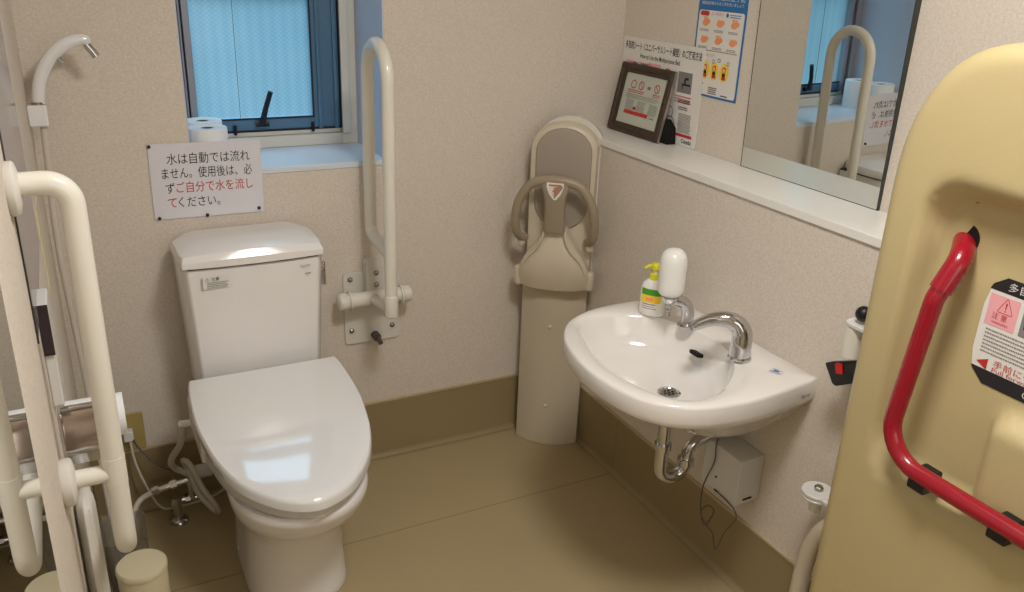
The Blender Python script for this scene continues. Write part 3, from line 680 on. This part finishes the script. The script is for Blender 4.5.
# overflow slot in the wall-side slope of the bowl
g = G(); c0 = V((1.404, 1.600, RZ - .055)); uu = V((0, -1, 0)); vv = V((.30, 0, .95)).normalized()
g.loft([[c0 + uu * a + vv * c + V((-.95, 0, .3)).normalized() * h for a, c in rrect(.040, .011, .0054)] for h in (-.010, .0065)]); g.build('overflow_slot', M['hole'], s)
fl = Flat((1.43, 1.362, RZ), (.30, -.95, 0), (.95, .30, 0))
g = G(); fl.rect(g, 0, .030, 0, .020, .0012); sk = g.build('sticker', M['sheet'], s, smooth=False)
g = G(); fl.rect(g, .002, .028, .0165, .018, .0016); fl.rect(g, .002, .028, .002, .0035, .0016); fl.rect(g, .008, .022, .006, .014, .0016); g.build('sticker_print', M['blueink'], sk, smooth=False)
text('TOTO', .0115, (1.452, 1.2705 , .700), (1, .135, 0), (0, 0, 1), 'maker_mark', M['ink'], s, off=.0015, bold=.0003)

# sensor faucet
f = thing('sensor_faucet', 'curved chrome sensor faucet at the near back edge of the washbasin', 'faucet', (1.410, 1.450, RZ))
pth = curve([(1.412, 1.450, RZ), (1.414, 1.450, RZ + .035), (1.416, 1.454, RZ + .062), (1.407, 1.463, RZ + .084), (1.387, 1.479, RZ + .095), (1.360, 1.500, RZ + .092), (1.338, 1.517, RZ + .080), (1.322, 1.530, RZ + .066)], 6)
nn = len(pth); rad = [.0268 - .0018 * (i / 14) if i < 14 else .0250 - (.0250 - .0120) * ((i - 14) / (nn - 15)) ** 1.0 for i in range(nn)]
G().tube(pth, rad, 28, round_=.3).build('spout', M['chrome'], f)
G().lathe((1.412, 1.448, RZ), [(.029, 0), (.0295, .003), (.0275, .006)], 30).build('base_flange', M['chrome'], f)
d_ = (pth[-1] - pth[-2]).normalized()
G().tube([pth[-1] - d_ * .002, pth[-1] + d_ * .007], .0075, 16).build('aerator', M['steel'], f)

# soap dispenser with its upturned bottle
f = thing('soap_dispenser', 'chrome soap dispenser holding an upturned milky bottle at the back of the basin', 'soap dispenser', (1.410, 1.664, RZ))
pth = curve([(1.410, 1.660, RZ), (1.412, 1.661, RZ + .028), (1.408, 1.663, RZ + .055), (1.390, 1.668, RZ + .072), (1.362, 1.677, RZ + .078)], 6)
G().tube(pth, [.021, .020, .0185, .018] + [.017] * (len(pth) - 4), 22).build('neck', M['chrome'], f)
G().lathe((1.410, 1.660, RZ), [(.025, 0), (.025, .004), (.022, .007)], 28).build('base_flange', M['chrome'], f)
bc = (1.358, 1.678, RZ - .004)
G().lathe(bc, [(.005, .048), (.005, .070), (.012, .072), (.021, .080), (.024, .088), (.024, .094), (.020, .095)], 26).build('collar', M['chrome'], f)
G().lathe(bc, [(.018, .094), (.028, .098), (.0345, .106), (.036, .118), (.036, .185), (.0345, .201), (.029, .214), (.020, .222), (.008, .226)], 32).build('bottle', M['milk'], f)
G().lathe(bc, [(.0045, .036), (.0045, .052), (.007, .055)], 16).build('nozzle', M['steel'], f)

# hand soap pump bottle
hc = V((1.372, 1.768, RZ - .001)); f = thing('hand_soap_bottle', 'white pump bottle with yellow top and green label on the washbasin', 'soap bottle', tuple(hc))
ua = V((.62, -.78, 0)); ub = V((.78, .62, 0))      # wide axis, thin axis
def oval(rw, rt, h, n=32): return [hc + ua * (rw * 1.06 * math.cos(a)) + ub * (rt * math.sin(a)) + V((0, 0, h)) for a in [2 * PI * k / n for k in range(n)]]
G().loft([oval(.030, .018, .0), oval(.034, .021, .004), oval(.034, .021, .050), oval(.033, .0205, .078), oval(.029, .019, .092), oval(.019, .016, .102), oval(.013, .013, .106)]).build('bottle_body', M['bottle'], f)
G().lathe(tuple(hc), [(.0145, .104), (.0145, .120), (.013, .122)], 24).build('screw_cap', M['yel'], f)
G().lathe(tuple(hc), [(.006, .120), (.006, .134)], 16).build('pump_stem', M['milk'], f)
g = G(); g.lathe(tuple(hc), [(.011, .132), (.013, .136), (.013, .146), (.010, .150)], 20)
g.tube([hc + V((0, 0, .143)), hc + V((-.014, .010, .142)), hc + V((-.024, .017, .134))], [.006, .005, .004], 12); g.build('pump_head', M['yel'], f)
def band(z0, z1, a0, a1, k, name, m):
    g = G(); n = 10; fr_ = []
    for i in range(n + 1):
        a = a0 + (a1 - a0) * i / n; fr_.append((hc + ua * (.036 * k * math.cos(a)) + ub * (.021 * k * math.sin(a))))
    g.loft([[q + V((0, 0, z)) for q in fr_] for z in (z0, z1)], False, False, False); return g.build(name, M[m], f)
band(.062, .080, -2.45, -.75, 1.02, 'green_label', 'green'); band(.040, .062, -2.45, -.75, 1.02, 'yellow_label', 'yellow')
band(.046, .056, -2.0, -1.4, 1.035, 'fruit_print', 'orange'); band(.034, .037, -2.3, -1.2, 1.02, 'text_line', 'greyink'); band(.028, .030, -2.3, -1.3, 1.02, 'text_line', 'greyink'); band(.022, .024, -2.3, -1.1, 1.02, 'text_line', 'greyink')

# trap pipe
f = thing('drain_trap', 'chrome S-bend drain pipe running from the washbasin to the wall', 'drain pipe', (1.29, 1.55, .38))
x0, y0 = 1.283, 1.545
G().tube([(x0, y0, .575), (x0, y0, .44)], .0165, 22).build('tailpiece', M['chrome'], f)
ub_ = [(x0, y0, .45), (x0, y0, .405)] + [(x0 + .038 * (1 - math.cos(a)), y0 - .005 * (1 - math.cos(a)), .393 - .038 * math.sin(a)) for a in [PI * k / 14 for k in range(15)]] + [(x0 + .076, y0 - .010, .402)]
G().tube(ub_, .018, 22).build('u_bend', M['chrome'], f)
G().tube(fillet([(x0 + .076, y0 - .010, .395), (x0 + .084, y0 - .010, .450), (XR, 1.528, .482)], .035), .0165, 22).build('outlet_arm', M['chrome'], f)
for (a, c) in (((x0, y0, .450), (x0, y0, .468)), ((x0 + .076, y0 - .010, .390), (x0 + .077, y0 - .010, .408))):
    G().tube([a, c], .0235, 10).build('slip_nut', M['chrome'], f)
G().tube([(XR - .016, 1.529, .480), (XR - .002, 1.528, .482)], .026, 24).build('wall_rosette', M['chrome'], f)

# sensor power box
f = thing('sensor_control_box', 'white box on the wall under the washbasin with a loose grey wire', 'control box', (XR, 1.48, .31))
bx = G(); v = [(XR, 1.405, .318), (XR, 1.405, .452), (XR, 1.565, .452), (XR, 1.565, .318), (1.430, 1.402, .314), (1.430, 1.402, .452), (1.430, 1.545, .452), (1.430, 1.545, .314)]
bx.add(v, [(0, 1, 2, 3), (4, 5, 6, 7), (0, 1, 5, 4), (3, 2, 6, 7), (1, 2, 6, 5), (0, 3, 7, 4)]); bx.build('casing', M['plast2'], f, bevel=.004)
G().box(1.455, 1.485, 1.4015, 1.4045, .328, .333).build('vent_slot', M['hole'], f, smooth=False)
G().box(1.4275, 1.4305, 1.47, 1.485, .318, .322).build('cable_slot', M['hole'], f, smooth=False)
G().tube([(1.426, 1.485, .36), (1.431, 1.485, .36)], .003, 10).build('screw', M['wire'], f)
wp = [(1.45, 1.50, .50), (1.425, 1.496, .463), (1.425, 1.495, .404), (1.425, 1.517, .337), (1.425, 1.527, .289), (1.425, 1.521, .228), (1.425, 1.5, .193), (1.425, 1.482, .222), (1.425, 1.471, .261), (1.422, 1.496, .261), (1.42, 1.515, .227), (1.42, 1.488, .205), (1.425, 1.463, .190), (1.425, 1.443, .151), (1.425, 1.42, .221), (1.425, 1.387, .286), (1.425, 1.396, .311), (1.425, 1.426, .319), (1.429, 1.475, .320)]
G().tube(curve(wp, 6), .0018, 8).build('loose_wire', M['wire'], f)

# ------------------------------------------------------------------ folding changing bed (stowed upright)
BX = 1.27
bd = thing('folding_bed', 'big beige moulded folding bed stowed upright on the right wall with red bar', 'folding bed', (XR, .45, .1))
YC, HWD = .45, .562; ZT, ZB = 1.558, .10; ZM = (ZT + ZB) / 2; HH = (ZT - ZB) / 2
def outline(ins, n=56):
    """rounded outline with tall elliptical corners"""
    o = []; w_, h_ = HWD - ins, HH - ins; ra, rb = max(.02, .19 - ins), max(.02, .255 - ins)
    for sy, sz, a0 in ((1, 1, 0), (-1, 1, PI / 2), (-1, -1, PI), (1, -1, 3 * PI / 2)):
        for k in range(15):
            a = a0 + PI / 2 * k / 14; c, s_ = math.cos(a), math.sin(a)
            e = .88
            o.append((YC + sy * (w_ - ra) + ra * math.copysign(abs(c) ** e, c), ZM + sz * (h_ - rb) + rb * math.copysign(abs(s_) ** e, s_)))
    # refine straight runs
    out = []
    for i in range(len(o)):
        p, q = o[i], o[(i + 1) % len(o)]; d = math.hypot(q[0] - p[0], q[1] - p[1]); m_n = max(1, int(d / .03))
        for k in range(m_n): out.append((p[0] + (q[0] - p[0]) * k / m_n, p[1] + (q[1] - p[1]) * k / m_n))
    return out
def sstep(a, b_, x):
    t_ = max(0, min(1, (x - a) / (b_ - a))); return t_ * t_ * (3 - 2 * t_)
def rr_sdf(y, z, cy, cz, hy, hz, r_):
    qx, qz = abs(y - cy) - hy + r_, abs(z - cz) - hz + r_
    return math.hypot(max(qx, 0), max(qz, 0)) + min(max(qx, qz), 0) - r_
RD = .048
def height(y, z):
    d = -rr_sdf(y, z, YC, 1.052, .485, .280, .07)        # recess
    rec = sstep(-.004, .030, d); h = RD * rec
    d2 = -rr_sdf(y, z, YC + 0.0, .86, .295, .125, .035)         # raised block inside the recess
    h -= .040 * sstep(-.004, .028, d2) * rec
    for yy in (YC + .380, YC - .380):                      # sockets for the bar
        d3 = -rr_sdf(y, z, yy, 1.23, .055, .055, .05); h += .004 * sstep(-.01, .03, d3)
    return h
base = outline(0); NB = len(base)
rings = [[(XR - .035, y, z) for y, z in outline(.03)] if False else [(XR - .06, YC + (y - YC) * .985, ZM + (z - ZM) * .99) for y, z in base]]
rings += [[(BX + .05, y, z) for y, z in base], [(BX + .035, y, z) for y, z in base]]
for k in range(1, 6):
    a = PI / 2 * k / 5; ins = .030 * (1 - math.cos(a)); xx = BX + .030 * (1 - math.sin(a)) + .002
    sc1 = (HWD - ins) / HWD; sc2 = (HH - ins) / HH
    rings.append([(xx, YC + (y - YC) * sc1, ZM + (z - ZM) * sc2) for y, z in base])
# the front face as a dense height field filled inside the last ring
last = [(y, z) for _, y, z in rings[-1]]
for k in range(1, 60):
    sc_ = 1 - k / 60
    rings.append([(BX + .002 + height(YC + (y - YC) * sc_, ZM + (z - ZM) * sc_), YC + (y - YC) * sc_, ZM + (z - ZM) * sc_) for y, z in last])
G().loft(rings).build('moulded_shell', M['bed'], bd, angle=70)
g = G(); g.loft([[(xx, YC + (y - YC) * k, ZM + (z - ZM) * k + .008) for y, z in base] for xx, k in ((XR - .004, .985), (XR - .05, 1.0), (XR - .065, .99))]); g.build('wall_frame', M['bedback'], bd)
# red bar
xh = BX - .020; yb1, yb0 = YC + .375, YC - .375
zb = .827
bar = fillet([(BX + .075, yb1 + .063, 1.235), (xh + .035, yb1 + .023, 1.212), (xh + .008, yb1 + .035, 1.14), (xh, yb1 + .062, zb), (xh, yb0 - .062, zb), (xh + .008, yb0 - .035, 1.14), (xh + .035, yb0 - .023, 1.212), (BX + .075, yb0 - .063, 1.235)], [.035, .05, .075, .075, .05, .035])
rb = G().tube(bar, .0162, 22).build('red_bar', M['red'], bd)
for sy, yy in ((1, yb1), (-1, yb0)):
    G().tube(fillet([(BX + .070, yy + sy * .060, 1.232), (xh + .035, yy + sy * .023, 1.212), (xh + .014, yy + sy * .0325, 1.156)], [.035]), .0192, 22).build('grip_sleeve', M['red'], rb)
    G().lathe((BX + RD + .006, yy + sy * .052, 1.236), [(.028, 0), (.028, .002)], 24, (-1, 0, 0)).build('socket_hole', M['hole'], bd)
for yy in (.800, .646, .254, .100):
    g = G(); g.loft([[(xh + .010 + a, yy + q, zb - .009 + c) for a, c in rrect(.048, .040, .008, 4)] for q in (-.016, .016)])
    g.build('bar_clip', M['black'], bd, bevel=.002)
for yy in (YC + .418, YC - .418):
    G().lathe((BX + .003 + height(yy, 1.305), yy, 1.305), [(.007, 0), (.006, .002)], 14, (-1, 0, 0)).build('screw_head', M['steel'], bd)
# instruction sticker on the recess floor
fl = Flat((BX + RD + .0025, .812, 1.006), (0, -1, 0), (0, 0, 1))
W_, H_ = .285, .190
oc = [(.03, 0), (W_ - .03, 0), (W_ - .006, .022), (W_, .055), (W_, H_ - .055), (W_ - .008, H_ - .016), (W_ - .03, H_), (.03, H_), (.008, H_ - .016), (0, H_ - .055), (0, .055), (.006, .022)]
g = G(); fl.poly(g, oc, .0012); sk = g.build('bed_sticker', M['sheet2'], bd, smooth=False)
part(fl, lambda s_: (fl.poly(s_, [(.004, H_ - .026), (W_ - .004, H_ - .026), (W_ - .008, H_ - .016), (W_ - .03, H_), (.03, H_), (.008, H_ - .016)], .0016), fl.poly(s_, [(.03, 0), (W_ - .03, 0), (W_ - .006, .022), (W_ - .005, .026), (.005, .026), (.006, .022)], .0016)), 'black_bands', 'ink', sk)
text('多目的シートのご使用方法', .016, fl.p(.035, H_ - .019), fl.ux, fl.uy, 'heading', M['sheet2'], sk, off=.0022, width=.215)
text('Combi', .016, fl.p(.100, .007), fl.ux, fl.uy, 'maker_mark', M['sheet2'], sk, off=.0022)
part(fl, lambda s_: fl.rect(s_, .008, .060, .104, .158, .0018), 'pink_box', 'pink', sk)
text('⚠', .026, fl.p(.022, .134), fl.ux, fl.uy, 'caution_mark', M['redink'], sk, off=.0022)
text('注 意', .012, fl.p(.018, .118), fl.ux, fl.uy, 'caution_mark', M['redink'], sk, off=.0022)
text('WARNING', .006, fl.p(.020, .109), fl.ux, fl.uy, 'caution_mark', M['redink'], sk, off=.0022)
part(fl, lambda s_: (fl.rect(s_, .068, .120, .104, .158, .0018), fl.rect(s_, .130, .182, .104, .158, .0018), fl.lines(s_, .014, .200, .097, 7, .0066, .0026, .0018)), 'grey_print', 'greyink', sk)
part(fl, lambda s_: (fl.bar(s_, .074, .121, .112, .121, .008, .0022), fl.bar(s_, .090, .121, .090, .141, .010, .0022), fl.bar(s_, .090, .142, .106, .142, .007, .0022)), 'bed_drawing', 'ink', sk)
part(fl, lambda s_: fl.poly(s_, [(.012, .036), (.032, .046), (.032, .026)], .0020), 'red_arrow', 'redink', sk)
text('手前に引く', .014, fl.p(.042, .037), fl.ux, fl.uy, 'red_lettering', M['redink'], sk, off=.0022, width=.082)
text('Pull forward', .0105, fl.p(.042, .0275), fl.ux, fl.uy, 'red_lettering', M['redink'], sk, off=.0022, width=.075)
# fittings between the bed and the wall, seen past its edge
G().ball((1.44, 1.135, .975), .0175).build('knob', M['black'], bd)
g = G(); g.loft([[(1.44 + a, 1.128 + c, z) for a, c in rrect(.046, .080, .020)] for z in (.944, .953)])
g.box(1.425, XR, 1.085, 1.098, .900, .953); g.box(1.425, XR, 1.00, 1.09, .915, .950); g.build('latch_bracket', M['plast2'], bd, bevel=.002)
G().lathe((1.44, 1.146, .873), [(.0215, 0), (.0215, .070)], 28).build('latch_cylinder', M['cream'], bd)
g = G(); v = []
for dx in (-.008, .008):
    v.append([(1.44 + dx, 1.205, .830), (1.44 + dx, 1.185, .842), (1.44 + dx, 1.105, .880), (1.44 + dx, 1.095, .876), (1.44 + dx, 1.112, .824), (1.44 + dx, 1.165, .790), (1.44 + dx, 1.175, .792)])
bk = g.loft(v).build('belt_buckle', M['black'], bd, bevel=.003)
g = G(); fl = Flat((1.4315, 1.170, .815), (0, -1, .30), (0, .30, 1)); g.loft([[fl.p(a + .014, c + .018, h) for a, c in rrect(.018, .024, .003, 3)] for h in (-.002, .003)]); g.build('release_button', M['redb'], bk)
G().tube(curve([(1.45, 1.10, .84), (1.46, 1.05, .86), (1.47, 1.0, .85)], 5), .012, 8).build('belt_strap', M['black'], bd)
G().lathe((1.44, 1.160, .500), [(.036, 0), (.0375, .003), (.0375, .006), (.035, .008), (.035, .010), (.038, .012), (.038, .017), (.036, .019)], 32).build('hinge_disc', M['plast2'], bd)
g = G(); g.loft([[(1.44 + a, 1.10 + c, z) for a, c in rrect(.044, .12, .02)] for z in (.508, .517)]); g.build('hinge_arm', M['plast2'], bd, bevel=.002)
G().lathe((1.44, 1.160, .519), [(.011, 0), (.011, .008), (.008, .011)], 6).build('hinge_nut', M['steel'], bd)
G().lathe((1.44, 1.160, .462), [(.014, 0), (.014, .040)], 20).build('hinge_pin', M['cream'], bd)
G().tube(curve([(1.43, 1.00, .50), (1.43, 1.08, .475), (1.43, 1.125, .42), (1.43, 1.148, .33), (1.43, 1.152, .22), (1.43, 1.152, .012)], 8), .021, 20, round_=.3).build('support_leg', M['ivory'], bd)

# ------------------------------------------------------------------ left wall
# tall flush mirror on the near part of the left wall
o = G().box(XL, XL + .004, .06, .950, .35, 1.75).build('side_mirror', M['mirroredge'], smooth=False); tag(o, 'tall flush mirror on the near left wall reflecting the cream grab bar', 'mirror')
G().quad([(XL + .0043, .062, .352), (XL + .0043, .948, .352), (XL + .0043, .948, 1.748), (XL + .0043, .062, 1.748)]).build('reflecting_face', M['mirror'], o, smooth=False)
# L-shaped grab bar
r = thing('grab_bar', 'thick cream L-shaped grab bar mounted on the left wall', 'grab bar', (XL, 1.32, .7))
xt, yt = -.013, 1.32
G().tube(fillet([(XL + .01, yt, 1.335), (xt, yt, 1.335), (xt, yt, .690), (xt, 1.76, .690), (XL + .01, 1.76, .690)], [.07, .06, .05], 10), .017, 24).build('rail', M['cream'], r)
for y, z, th in ((yt, 1.330, .010), (yt, .856, .015), (1.76, .690, .010)):
    G().lathe((XL, y, z), [(.036, 0), (.038, .003), (.038, th), (.035, th + .003), (.022, th + .006)], 30, (1, 0, 0)).build('flange', M['cream2'], r)
G().tube([(XL + .02, yt, .858), (xt, yt, .858)], .0145, 20).build('bracket_arm', M['cream'], r)
G().tube([(xt, yt, .838), (xt, yt, .888)], .0176, 24).build('joint_sleeve', M['cream'], r)
# framed marbled notice
p = thing('marbled_notice', 'narrow grey marbled notice on the left wall behind the grab bar', 'notice', (XL, 1.36, 1.05))
G().box(XL, XL + .002, 1.365, 1.86, 1.085, 1.52).build('board', M['marble'], p)
G().box(XL, XL + .0025, 1.360, 1.365, 1.08, 1.52).build('board_edge', M['mirroredge'], p)
# washlet remote
p = thing('toilet_remote', 'white wall remote with dark brown end above the paper holder', 'remote control', (XL, 1.5, .93))
G().box(XL, XL + .017, 1.450, 1.53, .925, 1.108).build('body', M['plast2'], p, bevel=.003)
G().box(XL + .0005, XL + .0168, 1.4455, 1.450, 1.020, 1.108).build('end_cap', M['remote'], p, bevel=.001)
fl = Flat((XL + .0243, 1.50, .95), (0, 1, 0), (0, 0, 1))
# yellowish notice further back
p = G().box(XL, XL + .003, 1.95, 2.10, .95, 1.13).build('small_yellow_card', M['can']); tag(p, 'small yellowish card on the left wall near the corner', 'card')
# paper holder
p = thing('paper_holder', 'chrome toilet paper holder with flat cover on the left wall', 'paper holder', (XL, 1.55, .80))
prof = [(1.545, .876), (1.530, .884), (1.518, .884), (1.509, .876), (1.500, .855), (1.490, .825), (1.488, .818)]
g = G(); g.loft([[(x, y, z) for y, z in prof] + [(x, y + .003, z - .003) for y, z in prof[::-1]] for x in (XL + .006, -.006)]); g.build('cover', M['brownrefl'], p, angle=30)
G().tube([(XL + .004, 1.490, .812), (-.004, 1.490, .812)], .0075, 14).build('cover_lip', M['chrome'], p); G().tube([(XL + .006, 1.514, .886), (-.006, 1.514, .886)], .005, 12).build('cover_rib', M['chrome'], p)
G().loft([[(x, y, z) for y, z in ((1.498, .800), (1.508, .775), (1.53, .77), (1.53, .80))] for x in (XL + .006, -.008)]).build('lower_rim', M['chrome'], p, bevel=.002)
G().box(XL, XL + .006, 1.485, 1.63, .77, .884).build('back_plate', M['chrome'], p, bevel=.002)
G().tube([(XL + .006, 1.575, .826), (.016, 1.575, .826)], .012, 16).build('spindle', M['plast2'], p)
tr = G().lathe((XL + .010, 1.575, .826), [(.014, 0), (.040, 0), (.040, .096), (.014, .096)], 32, (1, 0, 0), False, False).build('toilet_roll', M['tissue']); tag(tr, 'toilet paper roll hanging inside the chrome holder on the left wall', 'toilet roll')
# ribbed white cover below
def ribcol(k, z):
    o_ = []
    for i_ in range(36):
        a = 2 * PI * i_ / 36; rr_ = k * (1 + .07 * math.cos(7 * a)); o_.append((XL + .0195 + .0155 * rr_ * math.cos(a), 1.49 + .050 * rr_ * math.sin(a), z))
    return o_
o = G().loft([ribcol(1.12, 0), ribcol(1.12, .02), ribcol(1, .04), ribcol(1, .70), ribcol(.9, .715), ribcol(.6, .723), ribcol(.2, .726)]).build('ribbed_pipe_cover', M['cream2']); tag(o, 'white ribbed upright cover low on the left wall below the grab bar', 'pipe cover')

# hand shower ---------------------------------------------------
YS = 2.38
p = thing('hand_shower', 'white hand shower with curved handle in a holder in the left corner', 'hand shower', (XL, YS, 1.2))
pth = curve([(-0.065, YS, 1.236), (-0.063, YS, 1.276), (-0.053, YS, 1.329), (-0.027, YS, 1.379), (0.011, YS, 1.414), (0.045, YS, 1.426), (0.061, YS, 1.424)], 6)
n = len(pth); G().tube(pth, [.0125 + .003 * math.sin(PI * i / n) for i in range(n)], 18, round_=.8).build('handle', M['plast'], p)
G().tube([(0.059, YS, 1.416), (0.071, YS, 1.398), (0.078, YS, 1.386)], [.009, .0095, .0095], 16).build('nozzle', M['chrome'], p)
G().tube([(-0.007, YS - .004, 1.382), (0.005, YS - .006, 1.372)], .006, 10).build('trigger', M['chrome'], p)
G().box(XL, -.046, YS - .022, YS + .022, 1.224, 1.276).build('holder', M['plast'], p, bevel=.005)
G().tube([(-0.064, YS, 1.276), (-0.064, YS, 1.282)], .015, 18).build('ferrule', M['steel'], p)
hp = [(-.060, YS, 1.225), (-.064, YS, 1.12), (-.070, YS, 1.0), (-.070, YS, .85), (-.062, YS, .62), (-.055, 2.34, .42), (-.050, 2.26, .24), (-.045, 2.18, .12), (-.035, 2.16, .07), (-.025, 2.20, .05), (-.010, 2.30, .07), (.025, 2.375, .104), (.068, YS, .124)]
G().tube(curve(hp, 8), .0085, 14).build('hose', M['hose'], p)
# stop valve
YV = 2.385
p = thing('stop_valve', 'chrome floor stop valve with white hoses beside the toilet base', 'valve', (.127, YV, 0))
G().lathe((.130, YV, 0), [(.030, 0), (.030, .004), (.024, .012), (.014, .017)], 28).build('floor_rosette', M['chrome'], p)
g = G(); g.tube([(.130, YV, .01), (.130, YV, .085)], .0135, 18); g.tube([(.130, YV, .062), (.130, YV, .09)], .019, 8); g.build('riser', M['chrome'], p)
g = G(); g.tube([(.120, YV, .074), (.222, YV, .074)], .012, 18); g.tube([(.155, YV, .074), (.168, YV, .074)], .016, 8); g.tube([(.198, YV, .074), (.212, YV, .074)], .016, 8); g.tube([(.176, YV, .074), (.176, YV, .150)], .013, 16); g.build('valve_body', M['chrome'], p)
g = G(); g.tube([(.176, YV, .140), (.143, YV, .136), (.068, YV, .122)], .0115, 16); g.tube([(.066, YV, .122), (.086, YV, .126)], .015, 8); g.tube([(.118, YV, .131), (.136, YV, .134)], .015, 8); g.build('connector', M['chrome'], p)
G().tube([(.180, YV - .012, .168), (.235, YV - .012, .166)], .021, 18, round_=.3).build('grey_knob', M['plast2'], p)
G().tube([(CX - .196, 2.235, .412), (.156, 2.245, .408)], .011, 14, round_=.5).build('elbow', M['plast'], p)
G().tube(curve([(.160, 2.246, .402), (.160, 2.255, .375), (.152, 2.30, .31), (.128, 2.35, .240), (.136, YV, .190), (.176, YV, .155)], 6), .0095, 14).build('supply_hose', M['hose'], p)
lp = [(.168, 2.36, .200), (.160, 2.34, .235), (.175, 2.325, .225), (.200, 2.31, .150), (.230, 2.30, .085), (.238, 2.31, .052), (.222, 2.33, .058), (.190, 2.35, .110), (.172, 2.362, .190)]
G().tube(curve(lp, 6, True)[:-3], .0085, 12).build('looped_hose', M['hose'], p)
# outlet and plug
p = thing('wall_socket', 'beige wall socket low on the back wall left of the toilet', 'socket', (.04, YB, .26))
pl = G(); pl.loft(rplate(.222, .345, .002, .072, YB - .008, YB, .006)); pl.build('cover_plate', M['socket'], p, bevel=.002)
q = thing('plug', 'white plug and cord in the beige socket left of the toilet', 'plug', (.03, YB - .02, .28))
G().box(.012, .040, YB - .038, YB - .008, .268, .300).build('plug_body', M['plast'], q, bevel=.004)
G().tube(curve([(.028, YB - .03, .270), (.034, 2.44, .20), (.055, 2.42, .12), (.085, 2.40, .055), (.13, 2.41, .035), (.24, 2.42, .038), (.30, 2.44, .06)], 6), .0035, 8).build('cord', M['hose'], q)
G().tube(curve([(.034, YB - .03, .285), (.05, 2.44, .245), (.10, 2.41, .19), (.165, 2.39, .155)], 6), .0028, 8).build('dark_cord', M['wire'], q)
# toilet brush canister and clear bin
cc = (.006, 1.80)
p = thing('brush_canister', 'cream cylindrical toilet brush canister on the floor below the grab bar', 'toilet brush holder', (cc[0], cc[1], 0))
G().lathe((cc[0], cc[1], 0), [(.052, 0), (.054, .004), (.054, .298), (.0535, .300)], 36).build('body', M['can'], p)
G().lathe((cc[0], cc[1], .300), [(.056, 0), (.056, .010), (.053, .014), (.042, .0155)], 36).build('lid', M['can'], p)
p = thing('clear_bin', 'clear plastic bin on the floor behind the cream canister', 'bin', (0, 2.06, 0))
g = G(); wl = [[(-.02 + a * k, 2.03 + c * k, z) for a, c in rrect(.10, .13, .02)] for z, k in ((.004, .84), (.008, .86), (.26, 1.0), (.262, 1.02), (.258, .975), (.010, .82))]
g.loft(wl, True, True); g.build('tub', M['clear'], p)

# ------------------------------------------------------------------ world, lights, camera
wd = bpy.data.worlds.new('World'); bpy.context.scene.world = wd; wd.use_nodes = True
bg = wd.node_tree.nodes['Background']
tcw = wd.node_tree.nodes.new('ShaderNodeTexCoord'); sp = wd.node_tree.nodes.new('ShaderNodeSeparateXYZ'); rp = wd.node_tree.nodes.new('ShaderNodeValToRGB')
wd.node_tree.links.new(tcw.outputs['Generated'], sp.inputs[0]); wd.node_tree.links.new(sp.outputs['Z'], rp.inputs['Fac'])
rp.color_ramp.elements[0].position = .0; rp.color_ramp.elements[0].color = (.10, .22, .30, 1); rp.color_ramp.elements[1].position = .75; rp.color_ramp.elements[1].color = (2.5, 3.3, 4.1, 1)
e_ = rp.color_ramp.elements.new(.12); e_.color = (.17, .35, .45, 1)
e_ = rp.color_ramp.elements.new(.35); e_.color = (.72, 1.15, 1.36, 1)
wd.node_tree.links.new(rp.outputs['Color'], bg.inputs['Color'])
bg.inputs['Strength'].default_value = 1.35

def area(name, loc, size, power, col, rot):
    l = bpy.data.lights.new(name, 'AREA'); l.shape = 'DISK'; l.size = size; l.energy = power; l.color = col
    o = bpy.data.objects.new(name, l); COL.objects.link(o); o.location = loc; o.rotation_euler = rot; return o
area('ceiling_lamp', (.72, .75, ZC - .07), .40, 22.0, (1.0, .96, .915), (0, 0, 0))
# unseen soft fill light behind the camera, by the closed front wall
area('rear_fill', (.6, YF + .08, 1.5), 1.1, 4.5, (1.0, .96, .92), (math.radians(90), 0, 0))

cam = bpy.data.cameras.new('camera'); co = bpy.data.objects.new('camera', cam); COL.objects.link(co)
cam.sensor_width = 36; cam.lens = 853.602 / 1024 * 36; cam.clip_start = .02
Fw = V((.43293288, .82232891, -.36924827)); Rv = V((.8909777, -.45255397, .03679188)); Uv = V((.13684974, .34492039, .92860221))
co.matrix_world = Matrix(((Rv.x, Uv.x, -Fw.x, 0), (Rv.y, Uv.y, -Fw.y, 0), (Rv.z, Uv.z, -Fw.z, 1.65), (0, 0, 0, 1)))
sc = bpy.context.scene; sc.camera = co
sc.view_settings.view_transform = 'Standard'; sc.view_settings.look = 'None'; sc.view_settings.exposure = 0.0
sc.cycles.max_bounces = 10; sc.cycles.diffuse_bounces = 5; sc.cycles.use_denoising = True
sc.cycles.sample_clamp_indirect = 6
